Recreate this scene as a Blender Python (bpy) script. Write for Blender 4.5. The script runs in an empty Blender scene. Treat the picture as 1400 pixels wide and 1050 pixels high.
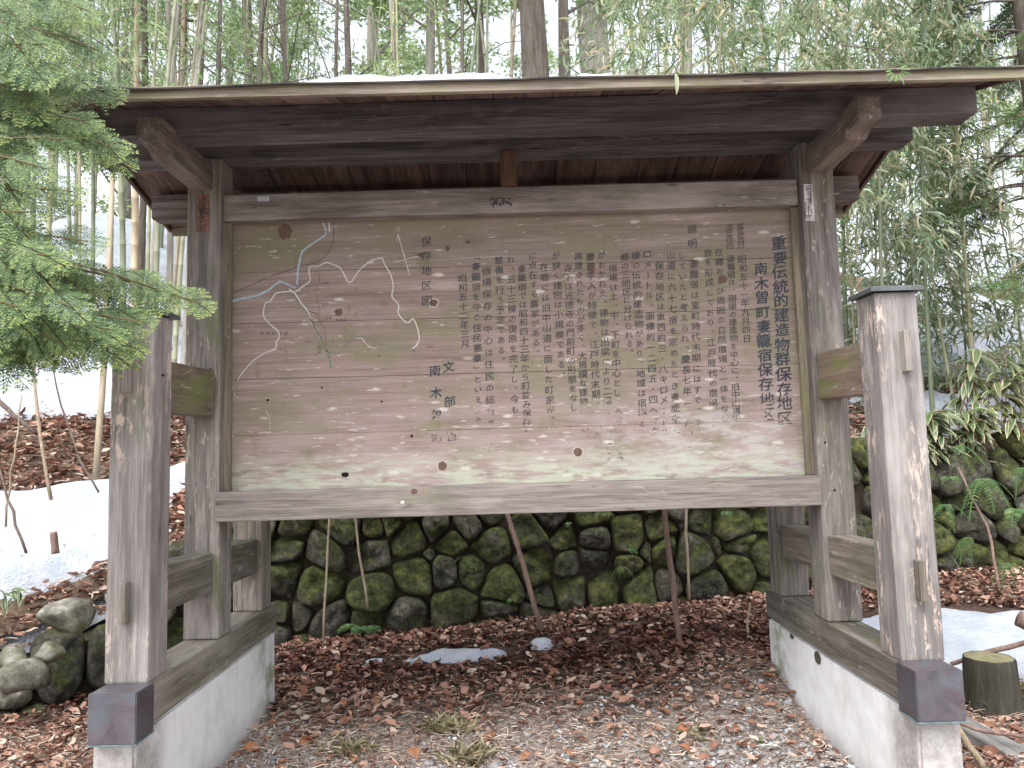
import bpy, bmesh, math, random
import numpy as np
from mathutils import Vector, Matrix, noise as mnoise

SC = bpy.context.scene
COL = SC.collection
random.seed(7)
RNG = np.random.default_rng(11)

# ------------------------------------------------------------------ camera, sky, sun, exposure
F, PITCH, ROLL, H = 1040.0, math.radians(5.06), math.radians(1.6), 1.6
cam_d = bpy.data.cameras.new('camera')
cam_d.sensor_width = 36.0
cam_d.lens = F / 1400.0 * 36.0
cam_d.clip_start = 0.05
cam_d.clip_end = 600
cam = bpy.data.objects.new('camera', cam_d)
COL.objects.link(cam)
cam.matrix_world = (Matrix.Translation((0, 0, H)) @ Matrix.Rotation(math.pi / 2 + PITCH, 4, 'X')
                    @ Matrix.Rotation(-ROLL, 4, 'Z'))
SC.camera = cam

SUN_EL, SUN_ROT = math.radians(62), math.radians(200)
world = bpy.data.worlds.new('World')
SC.world = world
world.use_nodes = True
wn = world.node_tree
wn.nodes.clear()
sky = wn.nodes.new('ShaderNodeTexSky')
sky.sky_type = 'NISHITA'
sky.sun_disc = False
sky.sun_elevation = SUN_EL
sky.sun_rotation = SUN_ROT
sky.air_density = 1.0
sky.dust_density = 4.0
hs = wn.nodes.new('ShaderNodeHueSaturation')       # overcast: the blue is washed out of the sky
hs.inputs['Saturation'].default_value = 0.30
bg = wn.nodes.new('ShaderNodeBackground')
bg.inputs['Strength'].default_value = 0.15
wo = wn.nodes.new('ShaderNodeOutputWorld')
wn.links.new(sky.outputs[0], hs.inputs['Color'])
wn.links.new(hs.outputs[0], bg.inputs['Color'])
wn.links.new(bg.outputs[0], wo.inputs['Surface'])

sun_d = bpy.data.lights.new('sun', 'SUN')
sun_d.energy = 0.8
sun_d.angle = math.radians(40)
sun_d.color = (1.0, 0.97, 0.93)
sun = bpy.data.objects.new('sun', sun_d)
COL.objects.link(sun)
_az = SUN_ROT
_dir = Vector((math.sin(_az) * math.cos(SUN_EL), math.cos(_az) * math.cos(SUN_EL), math.sin(SUN_EL)))
sun.rotation_euler = (-_dir).to_track_quat('-Z', 'Y').to_euler()
sun.location = (0, 0, 30)

SC.view_settings.view_transform = 'Standard'
SC.view_settings.look = 'None'
SC.view_settings.gamma = 1.0
SC.view_settings.use_curve_mapping = False
SC.view_settings.exposure = 1.68
SC.render.engine = 'CYCLES'
SC.cycles.use_denoising = True
SC.cycles.max_bounces = 6
SC.cycles.diffuse_bounces = 4
SC.cycles.transmission_bounces = 4
SC.cycles.transparent_max_bounces = 6
SC.cycles.caustics_reflective = False
SC.cycles.caustics_refractive = False


def at(px, py, Y):
    """A point at depth Y seen at pixel (px, py) of the 1400 x 1050 photograph."""
    dx, dy = px - 700, py - 525
    a = dx * math.cos(ROLL) - dy * math.sin(ROLL)
    b = dx * math.sin(ROLL) + dy * math.cos(ROLL)
    X, U = a / F, -b / F
    d = (X, math.cos(PITCH) - U * math.sin(PITCH), math.sin(PITCH) + U * math.cos(PITCH))
    k = Y / d[1]
    return Vector((d[0] * k, Y, H + d[2] * k))


# ------------------------------------------------------------------ node helpers
class NT:
    def __init__(self, name):
        self.m = bpy.data.materials.new(name)
        self.m.use_nodes = True
        self.t = self.m.node_tree
        self.t.nodes.clear()
        self.out = self.t.nodes.new('ShaderNodeOutputMaterial')
        self.b = self.t.nodes.new('ShaderNodeBsdfPrincipled')
        self.b.inputs['Roughness'].default_value = 0.85
        self.b.inputs['Specular IOR Level'].default_value = 0.25
        self.link(self.b.outputs[0], self.out.inputs[0])

    def link(self, a, b):
        self.t.links.new(a, b)

    def n(self, typ, **kw):
        nd = self.t.nodes.new(typ)
        for k, v in kw.items():
            setattr(nd, k, v)
        return nd

    def val(self, sock, v):
        if hasattr(v, 'is_output') or isinstance(v, bpy.types.NodeSocket):
            self.link(v, sock)
        else:
            sock.default_value = v

    def math(self, op, a, b=0.0, clamp=False):
        nd = self.n('ShaderNodeMath', operation=op, use_clamp=clamp)
        self.val(nd.inputs[0], a)
        self.val(nd.inputs[1], b)
        return nd.outputs[0]

    def mapped(self, vec, scale=(1, 1, 1), rot=(0, 0, 0)):
        nd = self.n('ShaderNodeMapping')
        self.link(vec, nd.inputs[0])
        nd.inputs['Scale'].default_value = scale
        nd.inputs['Rotation'].default_value = rot
        return nd.outputs[0]

    def noise(self, vec, scale=5.0, detail=4.0, rough=0.55, dist=0.0, color=False):
        nd = self.n('ShaderNodeTexNoise')
        if vec is not None:
            self.link(vec, nd.inputs['Vector'])
        nd.inputs['Scale'].default_value = scale
        nd.inputs['Detail'].default_value = detail
        nd.inputs['Roughness'].default_value = rough
        nd.inputs['Distortion'].default_value = dist
        return nd.outputs['Color' if color else 'Fac']

    def ramp(self, fac, stops):
        nd = self.n('ShaderNodeValToRGB')
        el = nd.color_ramp.elements
        while len(el) < len(stops):
            el.new(0.5)
        for e, (p, c) in zip(el, stops):
            e.position = p
            e.color = (*c, 1) if len(c) == 3 else c
        self.link(fac, nd.inputs[0])
        return nd.outputs['Color']

    def step(self, fac, lo, hi):
        nd = self.n('ShaderNodeMapRange', interpolation_type='SMOOTHSTEP')
        self.val(nd.inputs['Value'], fac)
        nd.inputs['From Min'].default_value = lo
        nd.inputs['From Max'].default_value = hi
        return nd.outputs['Result']

    def mix(self, fac, a, b, mode='MIX'):
        nd = self.n('ShaderNodeMix', data_type='RGBA', blend_type=mode)
        self.val(nd.inputs['Factor'], fac)
        for s, v in ((nd.inputs['A'], a), (nd.inputs['B'], b)):
            if isinstance(v, bpy.types.NodeSocket):
                self.link(v, s)
            else:
                s.default_value = (*v, 1)
        return nd.outputs['Result']

    def objvec(self):
        tc = self.n('ShaderNodeTexCoord')
        oi = self.n('ShaderNodeObjectInfo')
        mu = self.math('MULTIPLY', oi.outputs['Random'], 37.0)
        ad = self.n('ShaderNodeVectorMath', operation='ADD')
        self.link(tc.outputs['Object'], ad.inputs[0])
        self.link(mu, ad.inputs[1])
        return ad.outputs[0], oi.outputs['Random']

    def pos(self):
        return self.n('ShaderNodeNewGeometry').outputs['Position']

    def bump(self, h, strength=0.3, dist=0.01):
        nd = self.n('ShaderNodeBump')
        nd.inputs['Strength'].default_value = strength
        nd.inputs['Distance'].default_value = dist
        self.link(h, nd.inputs['Height'])
        self.link(nd.outputs[0], self.b.inputs['Normal'])

    def base(self, c):
        self.val(self.b.inputs['Base Color'], c if isinstance(c, bpy.types.NodeSocket) else (*c, 1))
        return self.m


MOSS = (0.105, 0.135, 0.040)


def wood_mat(name, dark, light, moss=0.2, pale=0.0, palecol=(0.52, 0.43, 0.36), mosscol=MOSS, knots=True, stain=0.5):
    k = NT(name)
    v, rnd = k.objvec()
    grain = k.noise(k.mapped(v, (0.9, 13, 13)), 1.7, 6, 0.62, 0.6)
    fine = k.noise(k.mapped(v, (2.2, 75, 75)), 2.2, 3, 0.6)
    big = k.noise(k.mapped(v, (1.0, 2.5, 2.5)), 1.6, 4, 0.6, 0.4)
    g = k.math('ADD', k.math('MULTIPLY', grain, 0.65), k.math('MULTIPLY', fine, 0.35))
    mid = tuple((a * 0.55 + b * 0.45) for a, b in zip(dark, light))
    c = k.ramp(g, [(0.30, tuple(x * 0.75 for x in dark)), (0.44, dark), (0.54, mid), (0.68, light)])
    c = k.mix(k.math('MULTIPLY', k.step(big, 0.48, 0.70), stain), c, tuple(x * 0.62 for x in dark))
    tone = k.ramp(rnd, [(0.0, (0.80, 0.79, 0.80)), (0.5, (1, 1, 1)), (1.0, (1.14, 1.10, 1.04))])
    c = k.mix(1.0, c, tone, 'MULTIPLY')
    ck = k.noise(k.mapped(v, (0.55, 26, 26)), 1.5, 3, 0.5, 0.35)
    crack = k.math('SUBTRACT', 1.0, k.step(k.math('ABSOLUTE', k.math('SUBTRACT', ck, 0.5)), 0.004, 0.016))
    crm = k.step(k.noise(k.mapped(v, (0.8, 3, 3)), 1.3, 2, 0.5), 0.46, 0.58)
    crack = k.math('MULTIPLY', crack, crm)
    c = k.mix(k.math('MULTIPLY', crack, 0.75), c, tuple(x * 0.30 for x in dark))
    wea = k.noise(k.mapped(v, (0.5, 1.4, 1.4)), 1.2, 5, 0.65)
    c = k.mix(k.math('MULTIPLY', k.step(wea, 0.50, 0.66), 0.45), c, tuple(min(1, x * 1.25 + .03) for x in light))
    if moss > 0:
        mn = k.noise(k.mapped(v, (1.0, 3, 3)), 2.3, 6, 0.7, 0.3)
        mf = k.math('MULTIPLY', k.step(mn, 0.62 - 0.22 * moss, 0.80 - 0.2 * moss), 0.35 + 0.5 * moss)
        c = k.mix(mf, c, mosscol)
    if pale > 0:
        pn = k.noise(k.mapped(v, (3.0, 11, 11)), 3.2, 8, 0.72, 0.5)
        pb = k.noise(k.mapped(v, (1.0, 4, 4)), 1.1, 2, 0.5)
        pf = k.math('MULTIPLY', k.step(pn, 0.60 - 0.10 * pale, 0.66 - 0.09 * pale), k.step(pb, 0.42, 0.6))
        c = k.mix(k.math('MULTIPLY', pf, 0.55 + 0.4 * pale), c, palecol)
    if knots:
        vo = k.n('ShaderNodeTexVoronoi', feature='F1')
        k.link(k.mapped(v, (1.0, 4.2, 4.2)), vo.inputs['Vector'])
        vo.inputs['Scale'].default_value = 1.5
        kf = k.math('SUBTRACT', 1.0, k.step(vo.outputs['Distance'], 0.025, 0.075))
        c = k.mix(k.math('MULTIPLY', kf, 0.65), c, tuple(x * 0.35 for x in dark))
    k.base(c)
    k.bump(g, 0.55, 0.008)
    k.b.inputs['Roughness'].default_value = 0.82
    return k.m


M = {}
M['post'] = wood_mat('weathered_post_wood', (0.150, 0.134, 0.122), (0.350, 0.318, 0.292), 0.48, 0.35)
M['front_post'] = wood_mat('peeling_post_wood', (0.190, 0.173, 0.164), (0.380, 0.358, 0.345), 0.25, 0.80, (0.56, 0.45, 0.385))
M['moss_rail'] = wood_mat('mossy_rail_wood', (0.150, 0.115, 0.090), (0.29, 0.23, 0.19), 0.75, 0.2, (0.42, 0.42, 0.34), (0.16, 0.19, 0.06))
M['sill'] = wood_mat('sill_wood', (0.125, 0.110, 0.092), (0.285, 0.262, 0.230), 0.40, 0.3, (0.42, 0.38, 0.34))
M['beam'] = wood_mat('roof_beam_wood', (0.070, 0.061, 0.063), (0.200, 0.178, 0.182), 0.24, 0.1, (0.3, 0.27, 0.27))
M['arm'] = wood_mat('bracket_wood', (0.125, 0.100, 0.090), (0.270, 0.225, 0.205), 0.25, 0.25, (0.42, 0.38, 0.34))
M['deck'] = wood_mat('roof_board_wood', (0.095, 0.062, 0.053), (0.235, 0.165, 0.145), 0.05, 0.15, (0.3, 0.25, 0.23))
M['fascia'] = wood_mat('eaves_wood', (0.19, 0.155, 0.125), (0.40, 0.345, 0.28), 0.72, 0.1, (0.42, 0.38, 0.34), (0.20, 0.21, 0.10))
M['frame'] = wood_mat('sign_frame_wood', (0.165, 0.142, 0.130), (0.350, 0.308, 0.285), 0.30, 0.3, (0.42, 0.38, 0.34))
M['strut'] = wood_mat('strut_wood', (0.070, 0.042, 0.030), (0.16, 0.095, 0.060), 0.0, 0.0)
M['trim'] = wood_mat('trim_wood', (0.165, 0.142, 0.105), (0.33, 0.29, 0.22), 0.55, 0.1, (0.42, 0.38, 0.34), (0.21, 0.21, 0.10))


def flat_mat(name, col, var=0.25, scale=20, rough=0.85, bump=0.2, dist=0.004, spec=0.25, metal=0.0, detail=5):
    k = NT(name)
    v, rnd = k.objvec()
    n = k.noise(v, scale, detail, 0.65)
    lo = tuple(x * (1 - var) for x in col)
    hi = tuple(min(1, x * (1 + var)) for x in col)
    k.base(k.ramp(n, [(0.3, lo), (0.7, hi)]))
    if bump:
        k.bump(n, bump, dist)
    k.b.inputs['Roughness'].default_value = rough
    k.b.inputs['Specular IOR Level'].default_value = spec
    k.b.inputs['Metallic'].default_value = metal
    return k.m


def sign_material():
    k = NT('sign_plank_wood')
    v, rnd = k.objvec()
    p = k.pos()
    sx = k.n('ShaderNodeSeparateXYZ')
    k.link(p, sx.inputs[0])
    z = sx.outputs['Z']
    low = k.step(z, 2.15, 1.45)      # 1 at the bottom of the board (rain-washed)
    grain = k.noise(k.mapped(v, (0.8, 9, 15)), 1.6, 7, 0.62, 0.9)
    fine = k.noise(k.mapped(v, (2.0, 40, 70)), 2.0, 4, 0.65)
    g = k.math('ADD', k.math('MULTIPLY', grain, 0.62), k.math('MULTIPLY', fine, 0.38))
    c = k.ramp(g, [(0.30, (0.145, 0.108, 0.094)), (0.44, (0.225, 0.176, 0.160)), (0.56, (0.295, 0.236, 0.220)), (0.70, (0.42, 0.352, 0.338))])
    tone = k.ramp(rnd, [(0.0, (0.93, 0.93, 0.90)), (1.0, (1.06, 1.0, 0.98))])
    c = k.mix(1.0, c, tone, 'MULTIPLY')
    # algae stain, olive clouds
    al = k.noise(k.mapped(p, (1.0, 1, 1.7)), 2.6, 6, 0.62, 0.3)
    c = k.mix(k.math('MULTIPLY', k.step(al, 0.44, 0.60), 0.70), c, (0.205, 0.190, 0.118))
    al2 = k.noise(k.mapped(p, (1.4, 1, 1.2)), 5.5, 5, 0.7)
    c = k.mix(k.math('MULTIPLY', k.step(al2, 0.54, 0.70), 0.6), c, (0.150, 0.150, 0.060))
    # pink-grey weathering low down
    wp = k.noise(k.mapped(p, (0.9, 1, 3.0)), 3.0, 5, 0.6)
    c = k.mix(k.math('MULTIPLY', k.math('MULTIPLY', low, k.step(wp, 0.36, 0.6)), 0.55), c, (0.395, 0.320, 0.325))
    # short pale flakes along the grain
    fl = k.noise(k.mapped(p, (9.0, 1, 48)), 1.0, 5, 0.62)
    flm = k.noise(p, 3.0, 3, 0.6)
    th = k.math('SUBTRACT', fl, k.math('ADD', k.math('MULTIPLY', low, -0.035), k.math('MULTIPLY', flm, 0.09)))
    c = k.mix(k.math('MULTIPLY', k.step(th, 0.575, 0.62), 0.5), c, (0.60, 0.55, 0.51))
    # roundish lichen spots
    vo = k.n('ShaderNodeTexVoronoi', feature='F1')
    vo.inputs['Randomness'].default_value = 1.0
    k.link(k.mapped(p, (5.6, 0.0, 16.0)), vo.inputs['Vector'])
    vo.inputs['Scale'].default_value = 1.0
    wob = k.noise(p, 60, 3, 0.6)
    d = k.math('ADD', vo.outputs['Distance'], k.math('MULTIPLY', k.math('SUBTRACT', wob, 0.5), 0.22))
    sp = k.n('ShaderNodeSeparateColor')
    k.link(vo.outputs['Color'], sp.inputs[0])
    on = k.math('ADD', k.math('MULTIPLY', low, 0.35), sp.outputs[0])
    spot = k.math('MULTIPLY', k.math('SUBTRACT', 1.0, k.step(d, 0.10, 0.22)), k.step(on, 0.66, 0.76))
    c = k.mix(k.math('MULTIPLY', spot, 0.8), c, (0.56, 0.52, 0.47))
    # rain-bleached grey white area low on the side away from the map
    blx = k.step(sx.outputs['X'], -0.1, 1.0)
    bln = k.noise(k.mapped(p, (1.6, 1, 6.5)), 3.2, 7, 0.72)
    bl = k.math('MULTIPLY', k.math('MULTIPLY', k.math('MULTIPLY', blx, k.step(z, 2.0, 1.62)), k.step(bln, 0.44, 0.62)), 0.75)
    c = k.mix(bl, c, (0.45, 0.43, 0.42))
    # whitish-green crust along the lowest plank
    cr = k.step(z, 1.66, 1.46)
    cn = k.noise(k.mapped(p, (1.3, 1, 7)), 4.0, 7, 0.7)
    c = k.mix(k.math('MULTIPLY', k.math('MULTIPLY', cr, k.step(cn, 0.40, 0.58)), 0.75), c, (0.44, 0.48, 0.38))
    # darker brown along the top edge, patchy darker olive at the ends
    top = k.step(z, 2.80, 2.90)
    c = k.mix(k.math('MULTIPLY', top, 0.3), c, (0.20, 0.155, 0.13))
    ax = k.math('ABSOLUTE', k.math('SUBTRACT', sx.outputs['X'], 0.02))
    e = k.math('MULTIPLY', k.step(ax, 1.42, 1.56), k.step(al2, 0.3, 0.6))
    c = k.mix(k.math('MULTIPLY', e, 0.6), c, (0.185, 0.175, 0.095))
    k.base(c)
    k.bump(g, 0.5, 0.006)
    return k.m


M['sign'] = sign_material()


def paint_mat(name, col, lo_fade=0.45, hi_fade=0.12, zlo=1.55, zhi=2.15):
    """old paint that has flaked off in places, more of it low on the board"""
    k = NT(name)
    p = k.pos()
    sx = k.n('ShaderNodeSeparateXYZ')
    k.link(p, sx.inputs[0])
    f = k.step(sx.outputs['Z'], zhi, zlo)
    n = k.noise(k.mapped(p, (12, 1, 26)), 2.0, 5, 0.7)
    b = k.noise(k.mapped(p, (1, 1, 1.5)), 5.0, 3, 0.6)
    nn = k.math('ADD', k.math('MULTIPLY', n, 0.55), k.math('MULTIPLY', b, 0.45))
    thr = k.math('ADD', k.math('MULTIPLY', f, lo_fade - hi_fade), 0.36 + hi_fade * 0.5)
    keep = k.math('MULTIPLY', k.step(k.math('SUBTRACT', nn, thr), -0.05, 0.03), k.math('SUBTRACT', 0.86, k.math('MULTIPLY', f, 0.52)))
    tr = k.n('ShaderNodeBsdfTransparent')
    mx = k.n('ShaderNodeMixShader')
    k.link(keep, mx.inputs[0])
    k.link(tr.outputs[0], mx.inputs[1])
    k.link(k.b.outputs[0], mx.inputs[2])
    k.link(mx.outputs[0], k.out.inputs[0])
    k.base(k.ramp(n, [(0.3, tuple(x * 0.8 for x in col)), (0.7, tuple(min(1, x * 1.3) for x in col))]))
    return k.m


M['ink'] = paint_mat('faded_ink', (0.075, 0.073, 0.077), 0.22, -0.03)
M['ink_title'] = paint_mat('faded_title_ink', (0.055, 0.064, 0.078), 0.15, -0.05, 1.6, 2.2)
M['map_white'] = paint_mat('map_white_paint', (0.60, 0.58, 0.54), 0.22, 0.05)
M['map_blue'] = paint_mat('map_blue_paint', (0.37, 0.47, 0.53), 0.12, 0.03)
M['map_teal'] = paint_mat('map_teal_paint', (0.17, 0.20, 0.155), 0.25, 0.10)
M['map_brown'] = paint_mat('map_brown_paint', (0.10, 0.065, 0.055), 0.2, 0.0)
M['map_red'] = paint_mat('map_red_paint', (0.20, 0.12, 0.095), 0.25, 0.12)
M['stamp'] = flat_mat('dark_stamp_ink', (0.055, 0.06, 0.055), 0.3, 60)
M['knot'] = flat_mat('knot_wood', (0.125, 0.080, 0.062), 0.55, 110, bump=0.6)
M['knot_pale'] = flat_mat('knot_ring_wood', (0.40, 0.34, 0.29), 0.2, 60)
M['knot_tan'] = flat_mat('tan_knot_wood', (0.25, 0.20, 0.14), 0.4, 90)
M['hole'] = flat_mat('knot_hole', (0.008, 0.007, 0.007), 0.1, 20)
M['paper'] = flat_mat('weathered_paper', (0.55, 0.53, 0.52), 0.35, 90)
M['plate'] = flat_mat('reddish_plaque', (0.20, 0.105, 0.08), 0.5, 60)
M['tag'] = flat_mat('grey_tag', (0.42, 0.47, 0.52), 0.15, 60)
M['cap'] = flat_mat('dark_sheet_metal', (0.10, 0.115, 0.115), 0.35, 12, 0.5, 0.1, spec=0.5, metal=0.4)


def copper():
    k = NT('aged_copper')
    v, rnd = k.objvec()
    n = k.noise(v, 9, 6, 0.65, 0.6)
    n2 = k.noise(v, 3.5, 3, 0.5)
    c = k.ramp(n, [(0.30, (0.12, 0.105, 0.125)), (0.5, (0.185, 0.155, 0.178)), (0.62, (0.18, 0.20, 0.235)), (0.75, (0.27, 0.24, 0.25))])
    c = k.mix(k.math('MULTIPLY', k.step(n2, 0.45, 0.7), 0.6), c, (0.10, 0.145, 0.165))
    k.base(c)
    k.b.inputs['Metallic'].default_value = 0.7
    k.b.inputs['Roughness'].default_value = 0.36
    k.b.inputs['Specular IOR Level'].default_value = 0.5
    k.bump(n, 0.12, 0.003)
    return k.m


M['copper'] = copper()
M['verdigris'] = flat_mat('verdigris_edge', (0.16, 0.22, 0.24), 0.3, 30, 0.6, metal=0.3)


def concrete():
    k = NT('whitewashed_concrete')
    p = k.pos()
    sx = k.n('ShaderNodeSeparateXYZ')
    k.link(p, sx.inputs[0])
    n = k.noise(p, 7, 7, 0.65)
    s = k.noise(k.mapped(p, (3, 3, 0.6)), 6, 5, 0.6)
    c = k.ramp(n, [(0.3, (0.62, 0.615, 0.61)), (0.6, (0.76, 0.765, 0.78)), (0.8, (0.70, 0.68, 0.65))])
    c = k.mix(k.math('MULTIPLY', k.step(s, 0.55, 0.75), 0.4), c, (0.55, 0.48, 0.37))
    # bare rough concrete at the front end
    fr = k.math('MULTIPLY', k.step(sx.outputs['Y'], 3.42, 3.26), 0.85)
    fr = k.math('MULTIPLY', fr, k.step(n, 0.25, 0.5))
    c = k.mix(fr, c, k.ramp(k.noise(p, 26, 6, 0.7), [(0.35, (0.22, 0.20, 0.19)), (0.65, (0.47, 0.44, 0.42))]))
    ms = k.noise(p, 5, 5, 0.7)
    mf = k.math('MULTIPLY', k.step(sx.outputs['Y'], 4.35, 4.85), k.step(ms, 0.42, 0.62))
    c = k.mix(k.math('MULTIPLY', mf, 0.8), c, (0.17, 0.19, 0.06))
    dz = k.math('MULTIPLY', k.step(sx.outputs['Z'], 0.22, 0.05), 0.45)
    c = k.mix(dz, c, (0.22, 0.19, 0.16))
    k.base(c)
    k.bump(k.noise(p, 45, 6, 0.7), 0.25, 0.006)
    return k.m


M['concrete'] = concrete()


def stone_mat():
    k = NT('mossy_stone')
    v, rnd = k.objvec()
    n = k.noise(v, 8, 10, 0.78, 0.3)
    c = k.ramp(n, [(0.36, (0.025, 0.023, 0.018)), (0.46, (0.068, 0.064, 0.052)), (0.54, (0.14, 0.132, 0.108)), (0.64, (0.30, 0.285, 0.24))])
    sp = k.noise(v, 30, 6, 0.8)
    c = k.mix(k.math('MULTIPLY', k.step(sp, 0.56, 0.63), 0.6), c, (0.32, 0.31, 0.27))
    c = k.mix(k.math('MULTIPLY', k.step(k.noise(v, 19, 6, 0.8), 0.56, 0.64), 0.7), c, (0.028, 0.026, 0.018))
    geo = k.n('ShaderNodeNewGeometry')
    nz = k.n('ShaderNodeSeparateXYZ')
    k.link(geo.outputs['Normal'], nz.inputs[0])
    m = k.noise(v, 3.0, 9, 0.78, 0.6)
    amt = k.math('ADD', k.math('MULTIPLY', nz.outputs['Z'], 0.09), k.math('MULTIPLY', k.math('SUBTRACT', rnd, 0.5), 0.20))
    mf = k.step(k.math('ADD', m, amt), 0.44, 0.56)
    mc = k.ramp(k.noise(v, 14, 8, 0.8), [(0.40, (0.020, 0.030, 0.008)), (0.5, (0.062, 0.078, 0.020)), (0.60, (0.165, 0.185, 0.050))])
    c = k.mix(k.math('MULTIPLY', mf, 0.85), c, mc)
    tone = k.ramp(rnd, [(0.0, (0.75, 0.75, 0.72)), (0.5, (1, 1, 1)), (0.85, (1.15, 1.12, 1.05)), (1.0, (1.45, 1.40, 1.3))])
    k.base(k.mix(1.0, c, tone, 'MULTIPLY'))
    k.bump(k.noise(v, 17, 10, 0.85), 1.0, 0.06)
    k.b.inputs['Roughness'].default_value = 0.9
    return k.m


M['stone'] = stone_mat()


def pale_stone_mat():
    k = NT('pale_boulder_stone')
    v, rnd = k.objvec()
    n = k.noise(v, 6, 8, 0.7)
    c = k.ramp(n, [(0.38, (0.06, 0.056, 0.045)), (0.5, (0.15, 0.145, 0.12)), (0.64, (0.36, 0.35, 0.31))])
    m = k.noise(v, 3.0, 7, 0.72, 0.4)
    c = k.mix(k.math('MULTIPLY', k.step(m, 0.42, 0.60), 0.8), c, (0.085, 0.10, 0.035))
    k.base(c)
    k.bump(k.noise(v, 12, 9, 0.75), 0.8, 0.02)
    return k.m


M['pale_stone'] = pale_stone_mat()


def soil_mat():
    k = NT('leafy_soil')
    p = k.pos()
    n = k.noise(p, 6, 8, 0.7)
    n2 = k.noise(p, 40, 6, 0.75)
    c = k.ramp(n, [(0.3, (0.030, 0.018, 0.014)), (0.5, (0.070, 0.042, 0.033)), (0.7, (0.125, 0.080, 0.060))])
    c = k.mix(k.math('MULTIPLY', k.step(n2, 0.5, 0.68), 0.6), c, (0.22, 0.16, 0.12))
    sx = k.n('ShaderNodeSeparateXYZ')
    k.link(p, sx.inputs[0])
    edge = k.math('ADD', sx.outputs['Y'], k.math('MULTIPLY', k.math('SUBTRACT', n, 0.5), 1.2))
    gv = k.ramp(k.noise(p, 60, 5, 0.8), [(0.3, (0.21, 0.165, 0.145)), (0.5, (0.36, 0.31, 0.285)), (0.7, (0.50, 0.47, 0.46))])
    c = k.mix(k.math('MULTIPLY', k.step(edge, 5.0, 4.2), 0.8), c, gv)
    k.base(c)
    k.bump(n2, 0.8, 0.03)
    k.b.inputs['Roughness'].default_value = 0.95
    return k.m


M['soil'] = soil_mat()


def hill_mat():
    k = NT('litter_hillside')
    p = k.pos()
    n = k.noise(p, 3, 8, 0.7)
    n2 = k.noise(p, 26, 6, 0.75)
    c = k.ramp(n, [(0.38, (0.045, 0.030, 0.022)), (0.5, (0.105, 0.072, 0.052)), (0.62, (0.20, 0.15, 0.11))])
    c = k.mix(k.math('MULTIPLY', k.step(n2, 0.5, 0.68), 0.6), c, (0.26, 0.20, 0.15))
    m = k.noise(p, 1.1, 6, 0.65)
    c = k.mix(k.math('MULTIPLY', k.step(m, 0.55, 0.68), 0.4), c, (0.085, 0.105, 0.035))
    k.base(c)
    k.bump(n2, 0.8, 0.05)
    return k.m


M['hill'] = hill_mat()


def snow_mat():
    k = NT('old_snow')
    p = k.pos()
    n = k.noise(p, 5, 7, 0.6)
    f = k.noise(p, 48, 5, 0.7)
    c = k.ramp(n, [(0.38, (0.46, 0.505, 0.58)), (0.62, (0.58, 0.615, 0.68))])
    d = k.noise(p, 22, 7, 0.78)
    c = k.mix(k.math('MULTIPLY', k.step(d, 0.64, 0.71), 0.55), c, (0.22, 0.17, 0.13))
    k.base(c)
    k.bump(k.math('ADD', f, k.math('MULTIPLY', n, 2)), 0.8, 0.05)
    k.b.inputs['Roughness'].default_value = 0.6
    return k.m


M['snow'] = snow_mat()


def leaf_mat(name, stops, trans=0.35, rough=0.55, spec=0.3, objtone=True):
    """leaf colours that differ from leaf to leaf"""
    k = NT(name)
    geo = k.n('ShaderNodeNewGeometry')
    oi = k.n('ShaderNodeObjectInfo')
    r = geo.outputs['Random Per Island']
    c = k.ramp(r, stops)
    if objtone:
        c = k.mix(1.0, c, k.ramp(oi.outputs['Random'], [(0, (0.78, 0.84, 0.82)), (1, (1.22, 1.14, 1.0))]), 'MULTIPLY')
    k.base(c)
    k.b.inputs['Roughness'].default_value = rough
    k.b.inputs['Specular IOR Level'].default_value = spec
    if trans:
        tb = k.n('ShaderNodeBsdfTranslucent')
        k.link(c, tb.inputs['Color'])
        mx = k.n('ShaderNodeMixShader')
        mx.inputs[0].default_value = trans
        k.link(k.b.outputs[0], mx.inputs[1])
        k.link(tb.outputs[0], mx.inputs[2])
        k.link(mx.outputs[0], k.out.inputs[0])
    return k.m


M['bamboo_leaf'] = leaf_mat('bamboo_leaf', [(0.0, (0.12, 0.19, 0.08)), (0.3, (0.22, 0.31, 0.15)), (0.5, (0.32, 0.41, 0.28)), (0.78, (0.46, 0.54, 0.44)), (0.86, (0.54, 0.49, 0.34)), (1.0, (0.64, 0.57, 0.42))], 0.42, 0.38, 0.5)
M['far_leaf'] = leaf_mat('far_bamboo_leaf', [(0.0, (0.14, 0.22, 0.10)), (0.4, (0.24, 0.35, 0.16)), (0.8, (0.38, 0.48, 0.28)), (1.0, (0.50, 0.50, 0.36))], 0.5, 0.6)
M['cypress'] = leaf_mat('cypress_scale_leaf', [(0.0, (0.060, 0.115, 0.055)), (0.4, (0.105, 0.180, 0.085)), (0.75, (0.165, 0.245, 0.115)), (0.95, (0.27, 0.34, 0.13)), (1.0, (0.36, 0.40, 0.15))], 0.3, 0.6)
M['cypress_tip'] = leaf_mat('cypress_yellow_tip', [(0.0, (0.16, 0.24, 0.09)), (0.6, (0.27, 0.35, 0.12)), (1.0, (0.42, 0.46, 0.15))], 0.35, 0.6)
M['cedar'] = leaf_mat('cedar_foliage', [(0.0, (0.045, 0.085, 0.035)), (0.5, (0.085, 0.145, 0.060)), (1.0, (0.17, 0.23, 0.09))], 0.25, 0.6)
M['fern'] = leaf_mat('fern_leaf', [(0.0, (0.035, 0.085, 0.028)), (0.5, (0.075, 0.15, 0.05)), (1.0, (0.15, 0.22, 0.09))], 0.35, 0.5)
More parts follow.
